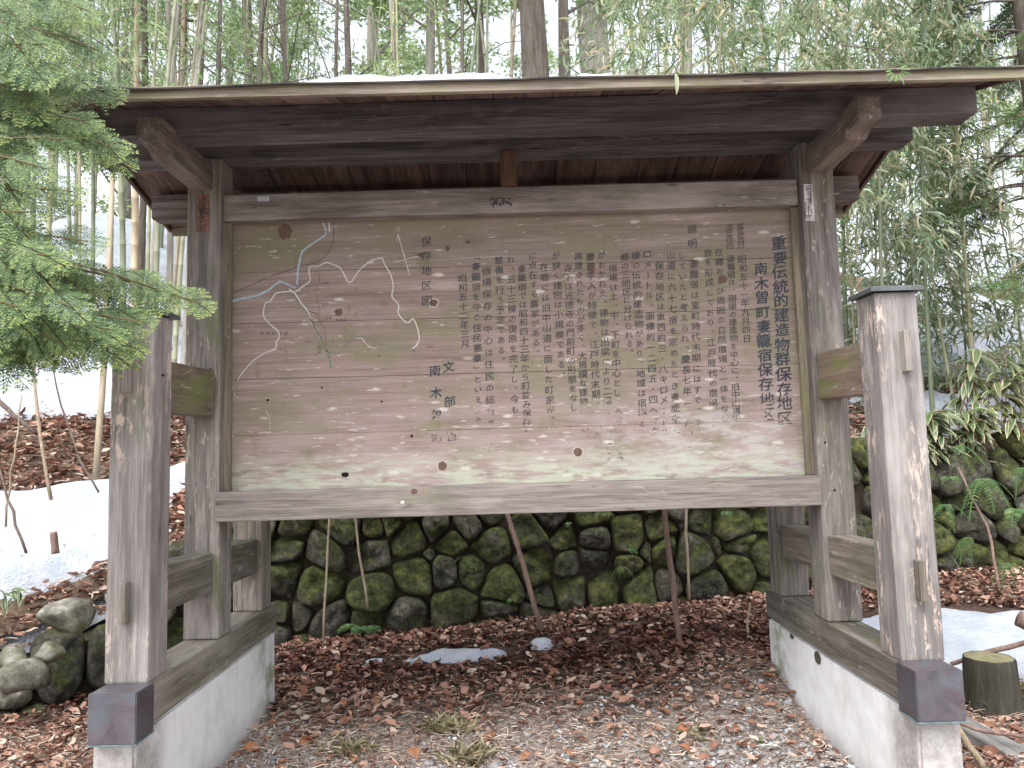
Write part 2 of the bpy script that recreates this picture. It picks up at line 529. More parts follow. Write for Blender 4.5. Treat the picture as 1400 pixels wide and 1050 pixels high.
M['sasa'] = leaf_mat('sasa_leaf', [(0.0, (0.055, 0.10, 0.045)), (0.6, (0.10, 0.165, 0.075)), (1.0, (0.16, 0.22, 0.11))], 0.3, 0.4, 0.5)
M['sasa_edge'] = leaf_mat('sasa_pale_margin', [(0.0, (0.48, 0.44, 0.30)), (1.0, (0.66, 0.62, 0.50))], 0.3, 0.6)
M['dead_leaf'] = leaf_mat('dead_bamboo_leaf', [(0.0, (0.22, 0.15, 0.09)), (0.5, (0.40, 0.31, 0.20)), (1.0, (0.58, 0.50, 0.36))], 0.3, 0.7)
M['litter'] = leaf_mat('fallen_leaf', [(0.0, (0.10, 0.045, 0.032)), (0.2, (0.19, 0.092, 0.065)), (0.45, (0.30, 0.160, 0.115)), (0.7, (0.39, 0.245, 0.185)), (0.88, (0.47, 0.34, 0.27)), (1.0, (0.56, 0.46, 0.37))], 0.1, 0.75, 0.25, False)
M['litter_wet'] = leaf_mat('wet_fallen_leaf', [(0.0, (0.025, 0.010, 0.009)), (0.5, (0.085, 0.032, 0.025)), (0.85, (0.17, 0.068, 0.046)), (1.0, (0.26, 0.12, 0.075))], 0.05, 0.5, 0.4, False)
M['litter_red'] = leaf_mat('russet_fallen_leaf', [(0.0, (0.20, 0.085, 0.050)), (1.0, (0.34, 0.155, 0.095))], 0.15, 0.65, 0.3, True)
M['straw'] = leaf_mat('dry_straw', [(0.0, (0.25, 0.175, 0.135)), (0.35, (0.42, 0.325, 0.26)), (0.75, (0.58, 0.485, 0.41)), (1.0, (0.76, 0.69, 0.60))], 0.15, 0.75, 0.25, False)
M['gravel'] = leaf_mat('gravel_stone', [(0.0, (0.13, 0.12, 0.115)), (0.4, (0.25, 0.235, 0.23)), (0.85, (0.36, 0.37, 0.39)), (1.0, (0.48, 0.53, 0.58))], 0.0, 0.8, 0.3, False)
M['grass'] = leaf_mat('pale_grass', [(0.0, (0.22, 0.21, 0.10)), (0.5, (0.40, 0.36, 0.22)), (1.0, (0.60, 0.54, 0.38))], 0.3, 0.7, 0.25, False)
M['green_leaf'] = leaf_mat('bright_weed_leaf', [(0.0, (0.10, 0.20, 0.06)), (1.0, (0.18, 0.30, 0.11))], 0.3, 0.5)


def culm_mat(name, a, b, ring=(0.10, 0.085, 0.06)):
    k = NT(name)
    v, rnd = k.objvec()
    n = k.noise(k.mapped(v, (3, 3, 0.7)), 3, 5, 0.6)
    c = k.ramp(n, [(0.3, a), (0.7, b)])
    tone = k.ramp(rnd, [(0.0, (0.55, 0.66, 0.60)), (0.5, (1.0, 1.0, 1.0)), (1.0, (1.5, 1.38, 1.2))])
    c = k.mix(1.0, c, tone, 'MULTIPLY')
    k.base(c)
    k.b.inputs['Roughness'].default_value = 0.55
    return k.m


M['culm'] = culm_mat('bamboo_culm', (0.17, 0.185, 0.115), (0.32, 0.325, 0.235))
M['culm_dry'] = culm_mat('dry_bamboo_culm', (0.20, 0.17, 0.125), (0.38, 0.34, 0.27))
M['node'] = flat_mat('culm_node', (0.42, 0.39, 0.32), 0.3, 20)


def bark(name, a, b, sc=(9, 9, 1.2)):
    k = NT(name)
    v, rnd = k.objvec()
    n = k.noise(k.mapped(v, sc), 2.0, 8, 0.7, 0.5)
    k.base(k.ramp(n, [(0.3, a), (0.5, tuple((x + y) / 2 for x, y in zip(a, b))), (0.7, b)]))
    k.bump(n, 0.9, 0.03)
    return k.m


M['bark'] = bark('brown_bark', (0.060, 0.050, 0.042), (0.24, 0.205, 0.175))
M['bark_pale'] = bark('pale_bark', (0.22, 0.20, 0.17), (0.46, 0.43, 0.38))
M['bark_red'] = bark('reddish_bark', (0.10, 0.045, 0.028), (0.26, 0.13, 0.085))
M['stick'] = bark('stick_bark', (0.13, 0.080, 0.065), (0.33, 0.23, 0.19), (12, 12, 3))
M['twig'] = bark('twig_bark', (0.085, 0.060, 0.050), (0.21, 0.16, 0.135), (12, 12, 3))
M['cane'] = bark('dry_cane', (0.22, 0.165, 0.11), (0.44, 0.36, 0.26), (12, 12, 3))
M['wood_cut'] = flat_mat('cut_stump_top', (0.19, 0.175, 0.10), 0.4, 25)
M['log_grey'] = wood_mat('grey_old_plank', (0.14, 0.135, 0.13), (0.33, 0.32, 0.31), 0.25, 0.2)


# ------------------------------------------------------------------ object helpers
def tag(o, label=None, cat=None, group=None, kind=None):
    if label: o['label'] = label
    if cat: o['category'] = cat
    if group: o['group'] = group
    if kind: o['kind'] = kind
    return o


def empty(name, loc=(0, 0, 0), parent=None):
    o = bpy.data.objects.new(name, None)
    o.empty_display_size = 0.1
    COL.objects.link(o)
    o.location = loc
    if parent: o.parent = parent
    return o


def link_mesh(name, me, mat=None, parent=None, smooth=False):
    o = bpy.data.objects.new(name, me)
    COL.objects.link(o)
    if mat is not None:
        for m_ in (mat if isinstance(mat, (list, tuple)) else [mat]):
            me.materials.append(m_)
    if parent is not None:
        o.parent = parent
    if smooth:
        me.polygons.foreach_set('use_smooth', [True] * len(me.polygons))
    return o


def np_mesh(name, V, Fq, mats=None):
    """mesh from vertex array and face index array (all faces of one size)"""
    me = bpy.data.meshes.new(name)
    V = np.asarray(V, dtype=np.float32)
    Fq = np.asarray(Fq, dtype=np.int32)
    n, k = Fq.shape
    me.vertices.add(len(V))
    me.vertices.foreach_set('co', V.ravel())
    me.loops.add(n * k)
    me.loops.foreach_set('vertex_index', Fq.ravel())
    me.polygons.add(n)
    me.polygons.foreach_set('loop_start', np.arange(0, n * k, k, dtype=np.int32))
    if mats is not None:
        me.polygons.foreach_set('material_index', np.asarray(mats, dtype=np.int32))
    me.update(calc_edges=True)
    return me


def beam(name, p0, p1, w, h, mat, parent=None, jit=0.0016, bev=0.006, seg=None, up=(0, 0, 1), warp=0.0):
    """squared timber from p0 to p1; local X runs along the grain"""
    p0, p1 = Vector(p0), Vector(p1)
    L = (p1 - p0).length
    seg = seg or max(2, min(14, int(L / 0.22)))
    bm = bmesh.new()
    rings = []
    wy, wz = random.uniform(-1, 1) * warp, random.uniform(-1, 1) * warp
    for i in range(seg + 1):
        x = -L / 2 + L * i / seg
        s = math.sin(math.pi * i / seg)
        jj = jit if 0 < i < seg else jit * 0.4
        rings.append([bm.verts.new((x, a * w / 2 + random.uniform(-jj, jj) + wy * s, b * h / 2 + random.uniform(-jj, jj) + wz * s))
                      for a, b in ((-1, -1), (1, -1), (1, 1), (-1, 1))])
    for r0, r1 in zip(rings, rings[1:]):
        for i in range(4):
            bm.faces.new((r0[i], r0[(i + 1) % 4], r1[(i + 1) % 4], r1[i]))
    bm.faces.new(rings[0][::-1])
    bm.faces.new(rings[-1])
    bm.normal_update()
    if bev:
        ed = [e for e in bm.edges if len(e.link_faces) == 2 and e.calc_face_angle(0) > 0.8]
        bmesh.ops.bevel(bm, geom=ed, offset=bev, segments=2, profile=0.6, affect='EDGES')
    me = bpy.data.meshes.new(name)
    bmesh.ops.recalc_face_normals(bm, faces=bm.faces)
    bm.to_mesh(me)
    bm.free()
    o = link_mesh(name, me, mat, parent)
    X = (p1 - p0).normalized()
    U = Vector(up)
    Yv = U.cross(X)
    if Yv.length < 1e-4:
        Yv = Vector((0, 1, 0)).cross(X) if abs(X.y) < 0.9 else Vector((1, 0, 0))
    Yv.normalize()
    Z = X.cross(Yv).normalized()
    R = Matrix((X, Yv, Z)).transposed().to_4x4()
    R.translation = (p0 + p1) / 2
    o.matrix_basis = R
    return o


def tube_arrays(pts, rad, k=7, cap=True):
    pts = [Vector(p) for p in pts]
    n = len(pts)
    V, Fc = [], []
    ref = Vector((0.31, 0.9, 0.17)).normalized()
    for i, p in enumerate(pts):
        t = (pts[min(i + 1, n - 1)] - pts[max(i - 1, 0)]).normalized()
        a = t.cross(ref)
        if a.length < 1e-3: a = t.cross(Vector((1, 0, 0)))
        a.normalize()
        b = t.cross(a)
        r = rad[i] if hasattr(rad, '__len__') else rad
        for j in range(k):
            th = 2 * math.pi * j / k
            V.append(p + (a * math.cos(th) + b * math.sin(th)) * r)
    for i in range(n - 1):
        for j in range(k):
            Fc.append((i * k + j, i * k + (j + 1) % k, (i + 1) * k + (j + 1) % k, (i + 1) * k + j))
    if cap:
        for base, s in ((0, 1), ((n - 1) * k, -1)):
            c = len(V)
            V.append(sum((V[base + j] for j in range(k)), Vector()) / k)
            for j in range(0, k):
                j2 = (j + 1) % k
                Fc.append((base + j, base + j2, c, c) if s < 0 else (base + j2, base + j, c, c))
    return V, Fc


def tube(name, pts, rad, mat, parent=None, k=7, origin=None):
    o0 = Vector(origin) if origin is not None else Vector((0, 0, 0))
    pts = [Vector(p) - o0 for p in pts]
    V, Fc = tube_arrays(pts, rad, k)
    me = bpy.data.meshes.new(name)
    me.from_pydata([tuple(v) for v in V], [], [f if f[2] != f[3] else f[:3] for f in Fc])
    o = link_mesh(name, me, mat, parent, smooth=True)
    o.location = o0
    return o


def box_bm(name, sx, sy, sz, mat, parent, loc, bev=0.003, rot=None):
    bm = bmesh.new()
    bmesh.ops.create_cube(bm, size=1)
    bmesh.ops.scale(bm, vec=(sx, sy, sz), verts=bm.verts)
    if bev:
        bmesh.ops.bevel(bm, geom=bm.edges[:], offset=bev, segments=2, affect='EDGES')
    me = bpy.data.meshes.new(name)
    bm.to_mesh(me); bm.free()
    o = link_mesh(name, me, mat, parent)
    o.location = loc
    if rot: o.rotation_euler = rot
    return o


# leaf templates: vertices (along, across, up) in units of length / width, and quads
def leaf_template(kind):
    if kind == 'blade':      # long pointed leaf with a fold
        xs = [0, .18, .5, .8, 1.0]; ws = [.06, .42, .5, .3, .0]; dz = [0, .0, -.015, -.07, -.16]
    elif kind == 'straw':
        xs = [0, .35, .7, 1.0]; ws = [.5, .5, .4, .05]; dz = [0, .03, .015, -.04]
    elif kind == 'diamond':
        V = np.array([(0, 0, 0), (.45, .5, 0), (1, 0, 0), (.45, -.5, 0)], float)
        return V, np.array([(0, 1, 2, 3)])
    elif kind == 'litter':   # curled broad leaf
        xs = [0, .22, .5, .78, 1.0]; ws = [.05, .45, .5, .38, .02]; dz = [0, .06, .02, .08, .20]
    V, Fc = [], []
    up = .14 if kind == 'litter' else .06
    for x, w, z in zip(xs, ws, dz):
        V += [(x, w, z + up * (w * 2)), (x, 0, z), (x, -w, z + up * (w * 2))]
    for i in range(len(xs) - 1):
        a = i * 3
        Fc += [(a, a + 3, a + 4, a + 1), (a + 1, a + 4, a + 5, a + 2)]
    return np.array(V, float), np.array(Fc)


def leaf_arrays(P, D, N, L, W, kind='blade', zs=1.0):
    P = np.asarray(P, float); D = np.asarray(D, float); N = np.asarray(N, float)
    L = np.broadcast_to(np.asarray(L, float), (len(P),)); W = np.broadcast_to(np.asarray(W, float), (len(P),))
    D = D / (np.linalg.norm(D, axis=1, keepdims=True) + 1e-9)
    S = np.cross(N, D); S /= (np.linalg.norm(S, axis=1, keepdims=True) + 1e-9)
    N = np.cross(D, S)
    T, Fq = leaf_template(kind)
    n = len(P)
    V = (P[:, None, :] + (T[None, :, 0] * L[:, None])[..., None] * D[:, None, :]
         + (T[None, :, 1] * W[:, None])[..., None] * S[:, None, :]
         + (T[None, :, 2] * (L * zs)[:, None])[..., None] * N[:, None, :])
    Fa = (Fq[None] + (np.arange(n) * len(T))[:, None, None]).reshape(-1, Fq.shape[1])
    return V.reshape(-1, 3), Fa


def join_arrays(parts):
    V, Fc, off = [], [], 0
    for v, f in parts:
        V.append(v); Fc.append(np.asarray(f) + off); off += len(v)
    return np.concatenate(V), np.concatenate(Fc)


def unit(v):
    return v / (np.linalg.norm(v, axis=-1, keepdims=True) + 1e-9)


# ------------------------------------------------------------------ terrain functions
def ip(x, pts):
    return np.interp(x, [p[0] for p in pts], [p[1] for p in pts])


YW = [(-12, -2.5), (-9, 0.4), (-5, 3.6), (-3.3, 5.1), (-2, 6.15), (0, 6.3), (2, 6.5), (4, 6.9), (9, 7.5), (30, 10)]
ZH = [(-12, .2), (-5, .26), (-3.6, .42), (-3.2, .52), (-2.7, .82), (-2, 1.28), (0, 1.48), (2, 1.5), (3.2, 1.40), (4.2, 1.32), (30, 1.5)]
ZT = [(-12, .1), (-5, .12), (-3.6, .22), (-3.2, .32), (-2.8, .48), (-2.4, .85), (-2, 1.22), (0, 1.48), (2, 1.5), (3.2, 1.40), (4.2, 1.32), (30, 1.5)]
ZB = [(-12, 0), (-5, 0), (-3.3, .03), (-2, .18), (0, .24), (2, .34), (3, .40), (30, .45)]


def yw(x): return ip(x, YW)
def zt(x): return ip(x, ZT)
def zb(x): return ip(x, ZB)
def zh(x): return ip(x, ZH)


def vnoise(x, y, s, seed=0.0):
    x = np.asarray(x, float); y = np.asarray(y, float)
    out = np.empty(x.shape)
    it = np.nditer([x, y, out], op_flags=[['readonly'], ['readonly'], ['writeonly']])
    for a, b, c in it:
        c[...] = mnoise.noise(Vector((float(a) * s, float(b) * s, seed)))
    return out


def ss(t):
    t = np.clip(t, 0, 1)
    return t * t * (3 - 2 * t)


def ground_z(x, y, fine=True):
    x = np.asarray(x, float); y = np.asarray(y, float)
    g = ss((y - 3.9) / (yw(x) - 3.9)) * zb(x)
    g = np.where(y > yw(x), zb(x), g)
    g = g + 0.012 * x
    g = g + 0.07 * np.exp(-((np.abs(x) - 1.45) / .22) ** 2) * np.exp(-((y - 4.1) / .9) ** 2)
    g = g + 0.13 * np.exp(-((x - 1.3) / .35) ** 2 - ((y - 4.9) / .5) ** 2)
    g = g + 0.06 * np.exp(-((x - 0.55) / .8) ** 2 - ((y - 5.95) / .25) ** 2)
    if fine:
        g = g + 0.018 * vnoise(x, y, 2.2, 3.0) + 0.007 * vnoise(x, y, 8, 5.0)
    return g


def hill_z(x, y):
    x = np.asarray(x, float); y = np.asarray(y, float)
    d = np.maximum(y - yw(x), 0)
    z = zt(x) + (zh(x) - zt(x)) * np.clip(d / .45, 0, 1) + .5 * np.minimum(d, 11) + .12 * np.maximum(d - 11, 0)
    amp = np.minimum(d, 1.5) / 1.5
    return z + amp * (0.16 * vnoise(x, y, .55, 1.0) + 0.05 * vnoise(x, y, 2.1, 2.0))


# ground sheet
def grid_mesh(xs, ys, zf, name, mat, kind_label=None):
    X, Y = np.meshgrid(xs, ys)
    Z = zf(X, Y)
    V = np.stack([X, Y, Z], -1).reshape(-1, 3)
    nx, ny = len(xs), len(ys)
    i = np.arange(nx - 1)[None, :] + nx * np.arange(ny - 1)[:, None]
    Fq = np.stack([i, i + 1, i + 1 + nx, i + nx], -1).reshape(-1, 4)
    o = link_mesh(name, np_mesh(name, V, Fq), mat, smooth=True)
    tag(o, kind='structure')
    return o


def nonuni(a, b, lo, hi, fine, coarse):
    v = list(np.arange(a, lo, coarse)) + list(np.arange(lo, hi, fine)) + list(np.arange(hi, b + coarse, coarse))
    return np.array(sorted(set(np.round(v, 4))))


xs = nonuni(-60, 60, -4.5, 5.0, 0.07, 1.6)
ys = nonuni(-40, 14, 2.4, 7.2, 0.07, 1.6)
grid_mesh(xs, ys, ground_z, 'ground', M['soil'])

# hillside behind the wall: laid out in distance behind the wall line
hx = nonuni(-60, 60, -8, 9, 0.14, 2.0)
hd = np.concatenate([np.arange(0, 3.5, 0.1), np.arange(3.5, 12, 0.3), np.arange(12, 30, 1.2), np.arange(30, 140, 6)])


def hill_grid(hx, hd, zfun, name, mat, lift=None):
    X, D_ = np.meshgrid(hx, hd)
    Y = yw(X) + 0.22 + D_
    Z = zfun(X, Y)
    V = np.stack([X, Y, Z], -1).reshape(-1, 3)
    nx, ny = len(hx), len(hd)
    i = np.arange(nx - 1)[None, :] + nx * np.arange(ny - 1)[:, None]
    Fq = np.stack([i, i + 1, i + 1 + nx, i + nx], -1).reshape(-1, 4)
    o = link_mesh(name, np_mesh(name, V, Fq), mat, smooth=True)
    tag(o, kind='structure')
    return o


hill_grid(hx, hd, hill_z, 'hillside', M['hill'])


def snow_mask(x, y):
    """> 0 where old snow lies on the hillside"""
    d = y - yw(x)
    n = vnoise(x, y, .9, 9.0) * .8 + vnoise(x, y, 2.6, 4.0) * .35
    edge = np.interp(y, [4, 5.05, 5.8, 6.7, 7.4, 9], [-3.9, -3.15, -2.9, -2.8, -2.5, -2.2])
    left1 = np.minimum(np.minimum((edge - x) * 1.6, (2.1 - d) * 1.3), (d - .42) * 1.8) + .25 * n
    left2 = np.minimum((d - 3.2) * 1.2, (-1.0 - x) * .3) + .05 + 1.3 * n
    left2 = np.where(x < -1.0, left2, -1)
    right1 = .42 - np.abs(d - 1.05) + .25 * n - np.maximum(4.1 - x, 0)
    right2 = np.minimum((d - 1.8), 1) * .35 + 1.5 * n - .18
    right2 = np.where(x > -1.0, right2, -1)
    return np.maximum(np.maximum(left1, left2), np.maximum(right1, right2))


def snow_z(x, y):
    m = snow_mask(x, y)
    return hill_z(x, y) + np.where(m > 0, 0.03 + 0.13 * ss(m * 2.2), -0.05 + np.maximum(m, -.3) * .4)


sx_ = nonuni(-24, 24, -7, 9, 0.09, 0.8)
sd_ = np.concatenate([np.arange(0, 4.5, 0.08), np.arange(4.5, 14, 0.2), np.arange(14, 34, 1.0)])
hill_grid(sx_, sd_, snow_z, 'snow', M['snow'])


def snow_blob(label, cx, cy, rx, ry, th, seed=0.0, zf=None, name='snow_patch'):
    zf = zf or (lambda a, b: ground_z(a, b))
    n, rr = 44, 9
    V, Fc = [], []
    for i in range(rr + 1):
        t = i / rr
        for j in range(n):
            a = 2 * math.pi * j / n
            w = 1 + .38 * mnoise.noise(Vector((math.cos(a) * 1.3, math.sin(a) * 1.3, seed))) + .14 * mnoise.noise(Vector((math.cos(a) * 5, math.sin(a) * 5, seed + 3)))
            x = cx + math.cos(a) * rx * w * t
            y = cy + math.sin(a) * ry * w * t
            hgt = th * (1 - t ** 3) * (1 + .25 * mnoise.noise(Vector((x * 9, y * 9, seed)))) - (0.02 if i == rr else 0)
            V.append((x, y, hgt))
            if i and True:
                k0 = (i - 1) * n; k1 = i * n
                Fc.append((k0 + j, k1 + j, k1 + (j + 1) % n, k0 + (j + 1) % n))
    A = np.array(V)
    A[:, 2] += zf(A[:, 0], A[:, 1])
    o = link_mesh(name, np_mesh(name, A, Fc), M['snow'], smooth=True)
    tag(o, label, 'snow patch')
    return o


snow_blob('long thin snow patch on the dark leaves below the wall', -0.42, 5.52, .38, .13, .040, 1.0)
snow_blob('small snow patch beside the leaning stick at the wall foot', 0.16, 5.62, .10, .10, .022, 5.0)
snow_blob('faint sliver of melting snow near the fern', -1.02, 5.50, .10, .04, .02, 8.0)
snow_blob('wide snow patch on the ground behind the tree stump', 3.05, 5.32, .95, .55, .07, 12.0)
snow_blob('snow patch glimpsed through the gap between the posts', -2.45, 5.35, .35, .28, .06, 15.0)

# ------------------------------------------------------------------ stone wall
wall = empty('stone_wall', (0, 6.4, 0))
tag(wall, 'mossy dry stone retaining wall of rounded boulders at the hill foot', 'stone wall')
WINV = wall.matrix_world.inverted()
# arc-length polyline in plan
wp = [Vector((x, float(yw(x)), 0)) for x in np.linspace(-5.6, 8.5, 120)]
arc = [0.0]
for a, b in zip(wp, wp[1:]):
    arc.append(arc[-1] + (b - a).length)
UL = arc[-1]


def wall_frame(u):
    u = min(max(u, 0), UL - 1e-4)
    x = float(np.interp(u, arc, [p.x for p in wp]))
    e = 0.25
    x0, x1 = x - e, x + e
    t = Vector((x1 - x0, float(yw(x1) - yw(x0)), 0)).normalized()
    nrm = Vector((t.y, -t.x, 0))
    return Vector((x, float(yw(x)), 0)), nrm, x


def wall_pt(u, v, w):
    b, nrm, x = wall_frame(u)
    p = b + nrm * (w + .10 - .12 * v)
    p.z = float(zb(x)) - .12 + v
    return p


def clip_poly(poly, mx, my, nx_, ny_):
    out = []
    for i in range(len(poly)):
        a, b = poly[i], poly[(i + 1) % len(poly)]
        da = (a[0] - mx) * nx_ + (a[1] - my) * ny_
        db = (b[0] - mx) * nx_ + (b[1] - my) * ny_
        if da <= 0: out.append(a)
        if (da < 0 < db) or (db < 0 < da):
            t = da / (da - db)
            out.append((a[0] + (b[0] - a[0]) * t, a[1] + (b[1] - a[1]) * t))
    return out


rs = random.Random(21)
seeds = []
sp = .285
row = 0
v = .05
while v < 2.0:
    u = (row % 2) * sp * .5 + rs.uniform(-.1, .1)
    while u < UL:
        xx = float(np.interp(u, arc, [p.x for p in wp]))
        if v < float(zt(xx) - zb(xx)) + .10:
            seeds.append((u + rs.uniform(-.085, .085), v + rs.uniform(-.085, .085), rs.uniform(-.010, .012)))
            if rs.random() < .22:
                seeds.append((u + sp * .5 + rs.uniform(-.04, .04), v + sp * .42 + rs.uniform(-.04, .04), -.020))
        u += sp * rs.choice([.78, .95, 1.0, 1.15, 1.3])
    v += sp * .80
    row += 1
for i, (cu, cv, cw) in enumerate(seeds):
    poly = [(cu - .34, cv - .28), (cu + .34, cv - .28), (cu + .34, cv + .28), (cu - .34, cv + .28)]
    for j, (ou, ov, ow) in enumerate(seeds):
        if j == i or abs(ou - cu) > .75 or abs(ov - cv) > .7: continue
        d2 = (ou - cu) ** 2 + (ov - cv) ** 2
        tt = .5 + (cw - ow) / (2 * d2)
        poly = clip_poly(poly, cu + (ou - cu) * tt, cv + (ov - cv) * tt, ou - cu, ov - cv)
        if len(poly) < 3: break
    if len(poly) < 3: continue
    gu = sum(p[0] for p in poly) / len(poly); gv = sum(p[1] for p in poly) / len(poly)
    rad = sum(math.hypot(p[0] - gu, p[1] - gv) for p in poly) / len(poly)
    if rad < .035: continue
    f = 1 - rs.uniform(.006, .014) / rad
    pl = [(gu + (p[0] - gu) * f, gv + (p[1] - gv) * f) for p in poly]
    for _ in range(3):
        q = []
        for a, b in zip(pl, pl[1:] + pl[:1]):
            q += [(a[0] * .80 + b[0] * .20, a[1] * .80 + b[1] * .20), (a[0] * .20 + b[0] * .80, a[1] * .20 + b[1] * .80)]
        pl = q
    while len(pl) > 44:
        pl = pl[::2]
    n = len(pl)
    bulge = rad * rs.uniform(.30, .62)
    tu, tv = rs.uniform(-.3, .3), rs.uniform(-.35, .2)
    push = rs.uniform(-.03, .045)
    V, Fc = [], []
    prof = [(1.0, -.40), (1.0, .0), (.99, .25), (.955, .50), (.90, .70), (.82, .83), (.70, .91), (.56, .96), (.40, .985), (.20, 1.0)]
    c0 = wall_pt(gu, gv, 0)
    sd = rs.uniform(0, 50)
    for (s, w) in prof:
        for (a, b) in pl:
            uu, vv = gu + (a - gu) * s, gv + (b - gv) * s
            nn = mnoise.noise(Vector((uu * 6, vv * 6, sd))) * .055 + mnoise.noise(Vector((uu * 17, vv * 17, sd))) * .018
            fc = max(-.5, min(.5, mnoise.cell(Vector((uu * 7 + nn * 14, vv * 7 + nn * 9, sd))) - .5))
            nn += .012 * fc + abs(mnoise.noise(Vector((uu * 28, vv * 28, sd)))) * .016
            ww = push + w * bulge + ((uu - gu) * tu + (vv - gv) * tv) * 1.3 + nn * (1 if w > 0.05 else .3)
            V.append(wall_pt(uu, vv, ww) - c0)
    for r in range(len(prof) - 1):
        for j in range(n):
            Fc.append((r * n + j, r * n + (j + 1) % n, (r + 1) * n + (j + 1) % n, (r + 1) * n + j))
    V.append(wall_pt(gu, gv, push + bulge + mnoise.noise(Vector((gu * 5, gv * 5, sd))) * .045) - c0)
    ci = len(V) - 1
    b0 = (len(prof) - 1) * n
    Fc += [(b0 + j, b0 + (j + 1) % n, ci) for j in range(n)]
    me = bpy.data.meshes.new('stone')
    me.from_pydata([tuple(q) for q in V], [], Fc)
    fr = wall_frame(gu)
    o = link_mesh('stone', me, M['pale_stone'] if (fr[2] < -2.6 and rs.random() < .45) else M['stone'], wall, smooth=True)
    o.location = c0 - Vector((0, 6.4, 0))
# earth backing seen in the joints
V, Fc = [], []
us = np.linspace(0, UL, 90)
for u in us:
    xx = float(np.interp(u, arc, [p.x for p in wp]))
    hh = float(zt(xx) - zb(xx))
    V.append(wall_pt(u, -.1, -.03)); V.append(wall_pt(u, hh + .10, -.03)); V.append(wall_pt(u, hh + .12, -.42))
V = [v_ - Vector((0, 6.4, 0)) for v_ in V]
for i in range(len(us) - 1):
    a = i * 3
    Fc += [(a, a + 3, a + 4, a + 1), (a + 1, a + 4, a + 5, a + 2)]
me = bpy.data.meshes.new('earth_backing')
me.from_pydata([tuple(q) for q in V], [], Fc)
link_mesh('earth_backing', me, flat_mat('dark_earth', (0.040, 0.032, 0.022), .4, 18, bump=.6, dist=.03), wall)


def boulder(x, y, z, s, seed, mat, label, rot=0.0):
    bm = bmesh.new()
    bmesh.ops.create_icosphere(bm, subdivisions=3, radius=1)
    for vt in bm.verts:
        c = vt.co.copy()
        # facet the stone
        for k in range(11):
            rr = random.Random(seed * 31 + k)
            nv = Vector((rr.uniform(-1, 1), rr.uniform(-1, 1), rr.uniform(-1, 1))).normalized()
            lim = rr.uniform(.42, .78)
            dd = vt.co.dot(nv)
            if dd > lim: vt.co -= nv * (dd - lim) * .85
        vt.co += c * (.14 * mnoise.noise(c * 1.5 + Vector((seed, 0, 0))) + .05 * mnoise.noise(c * 5 + Vector((seed, 0, 0))))
        vt.co.x *= s[0]; vt.co.y *= s[1]; vt.co.z *= s[2]
    me = bpy.data.meshes.new('boulder')
    bm.to_mesh(me); bm.free()
    o = link_mesh('boulder', me, mat, smooth=True)
    o.location = (x, y, z); o.rotation_euler = (0, 0, rot)
    tag(o, label, 'boulder')
    return o


def gz(x, y): return float(ground_z(x, y))
def hz(x, y): return float(hill_z(x, y))


p = at(90, 842, 4.95); boulder(p.x, p.y, p.z, (.17, .18, .13), 3, M['pale_stone'], 'pale pointed boulder above smaller stones beside the front post', -.3)
p = at(28, 928, 4.7); boulder(p.x, p.y, p.z, (.17, .18, .14), 9, M['pale_stone'], 'large pale grey boulder at the lower snow slope corner', .4)
p = at(66, 892, 4.9); boulder(p.x, p.y, p.z, (.10, .12, .10), 5, M['pale_stone'], 'round greenish boulder wedged between two pale ones', .9)

# ------------------------------------------------------------------ the notice board shelter
sh = empty('notice_board_shelter', (0, 4.0, 0))
tag(sh, 'large weathered wooden notice board under a small gabled roof on six posts', 'notice board')
O = Vector((0, 4.0, 0))


def B(name, p0, p1, w, h, mat, parent=None, **kw):
    return beam(name, Vector(p0) - O, Vector(p1) - O, w, h, mat, sh, **kw)


def child_at(o, par):
    """keep o where it stands in the world but hang it under par"""
    bpy.context.view_layer.update()
    mw = o.matrix_world.copy()
    o.parent = par
    o.matrix_parent_inverse = par.matrix_world.inverted()
    o.matrix_world = mw
    return o


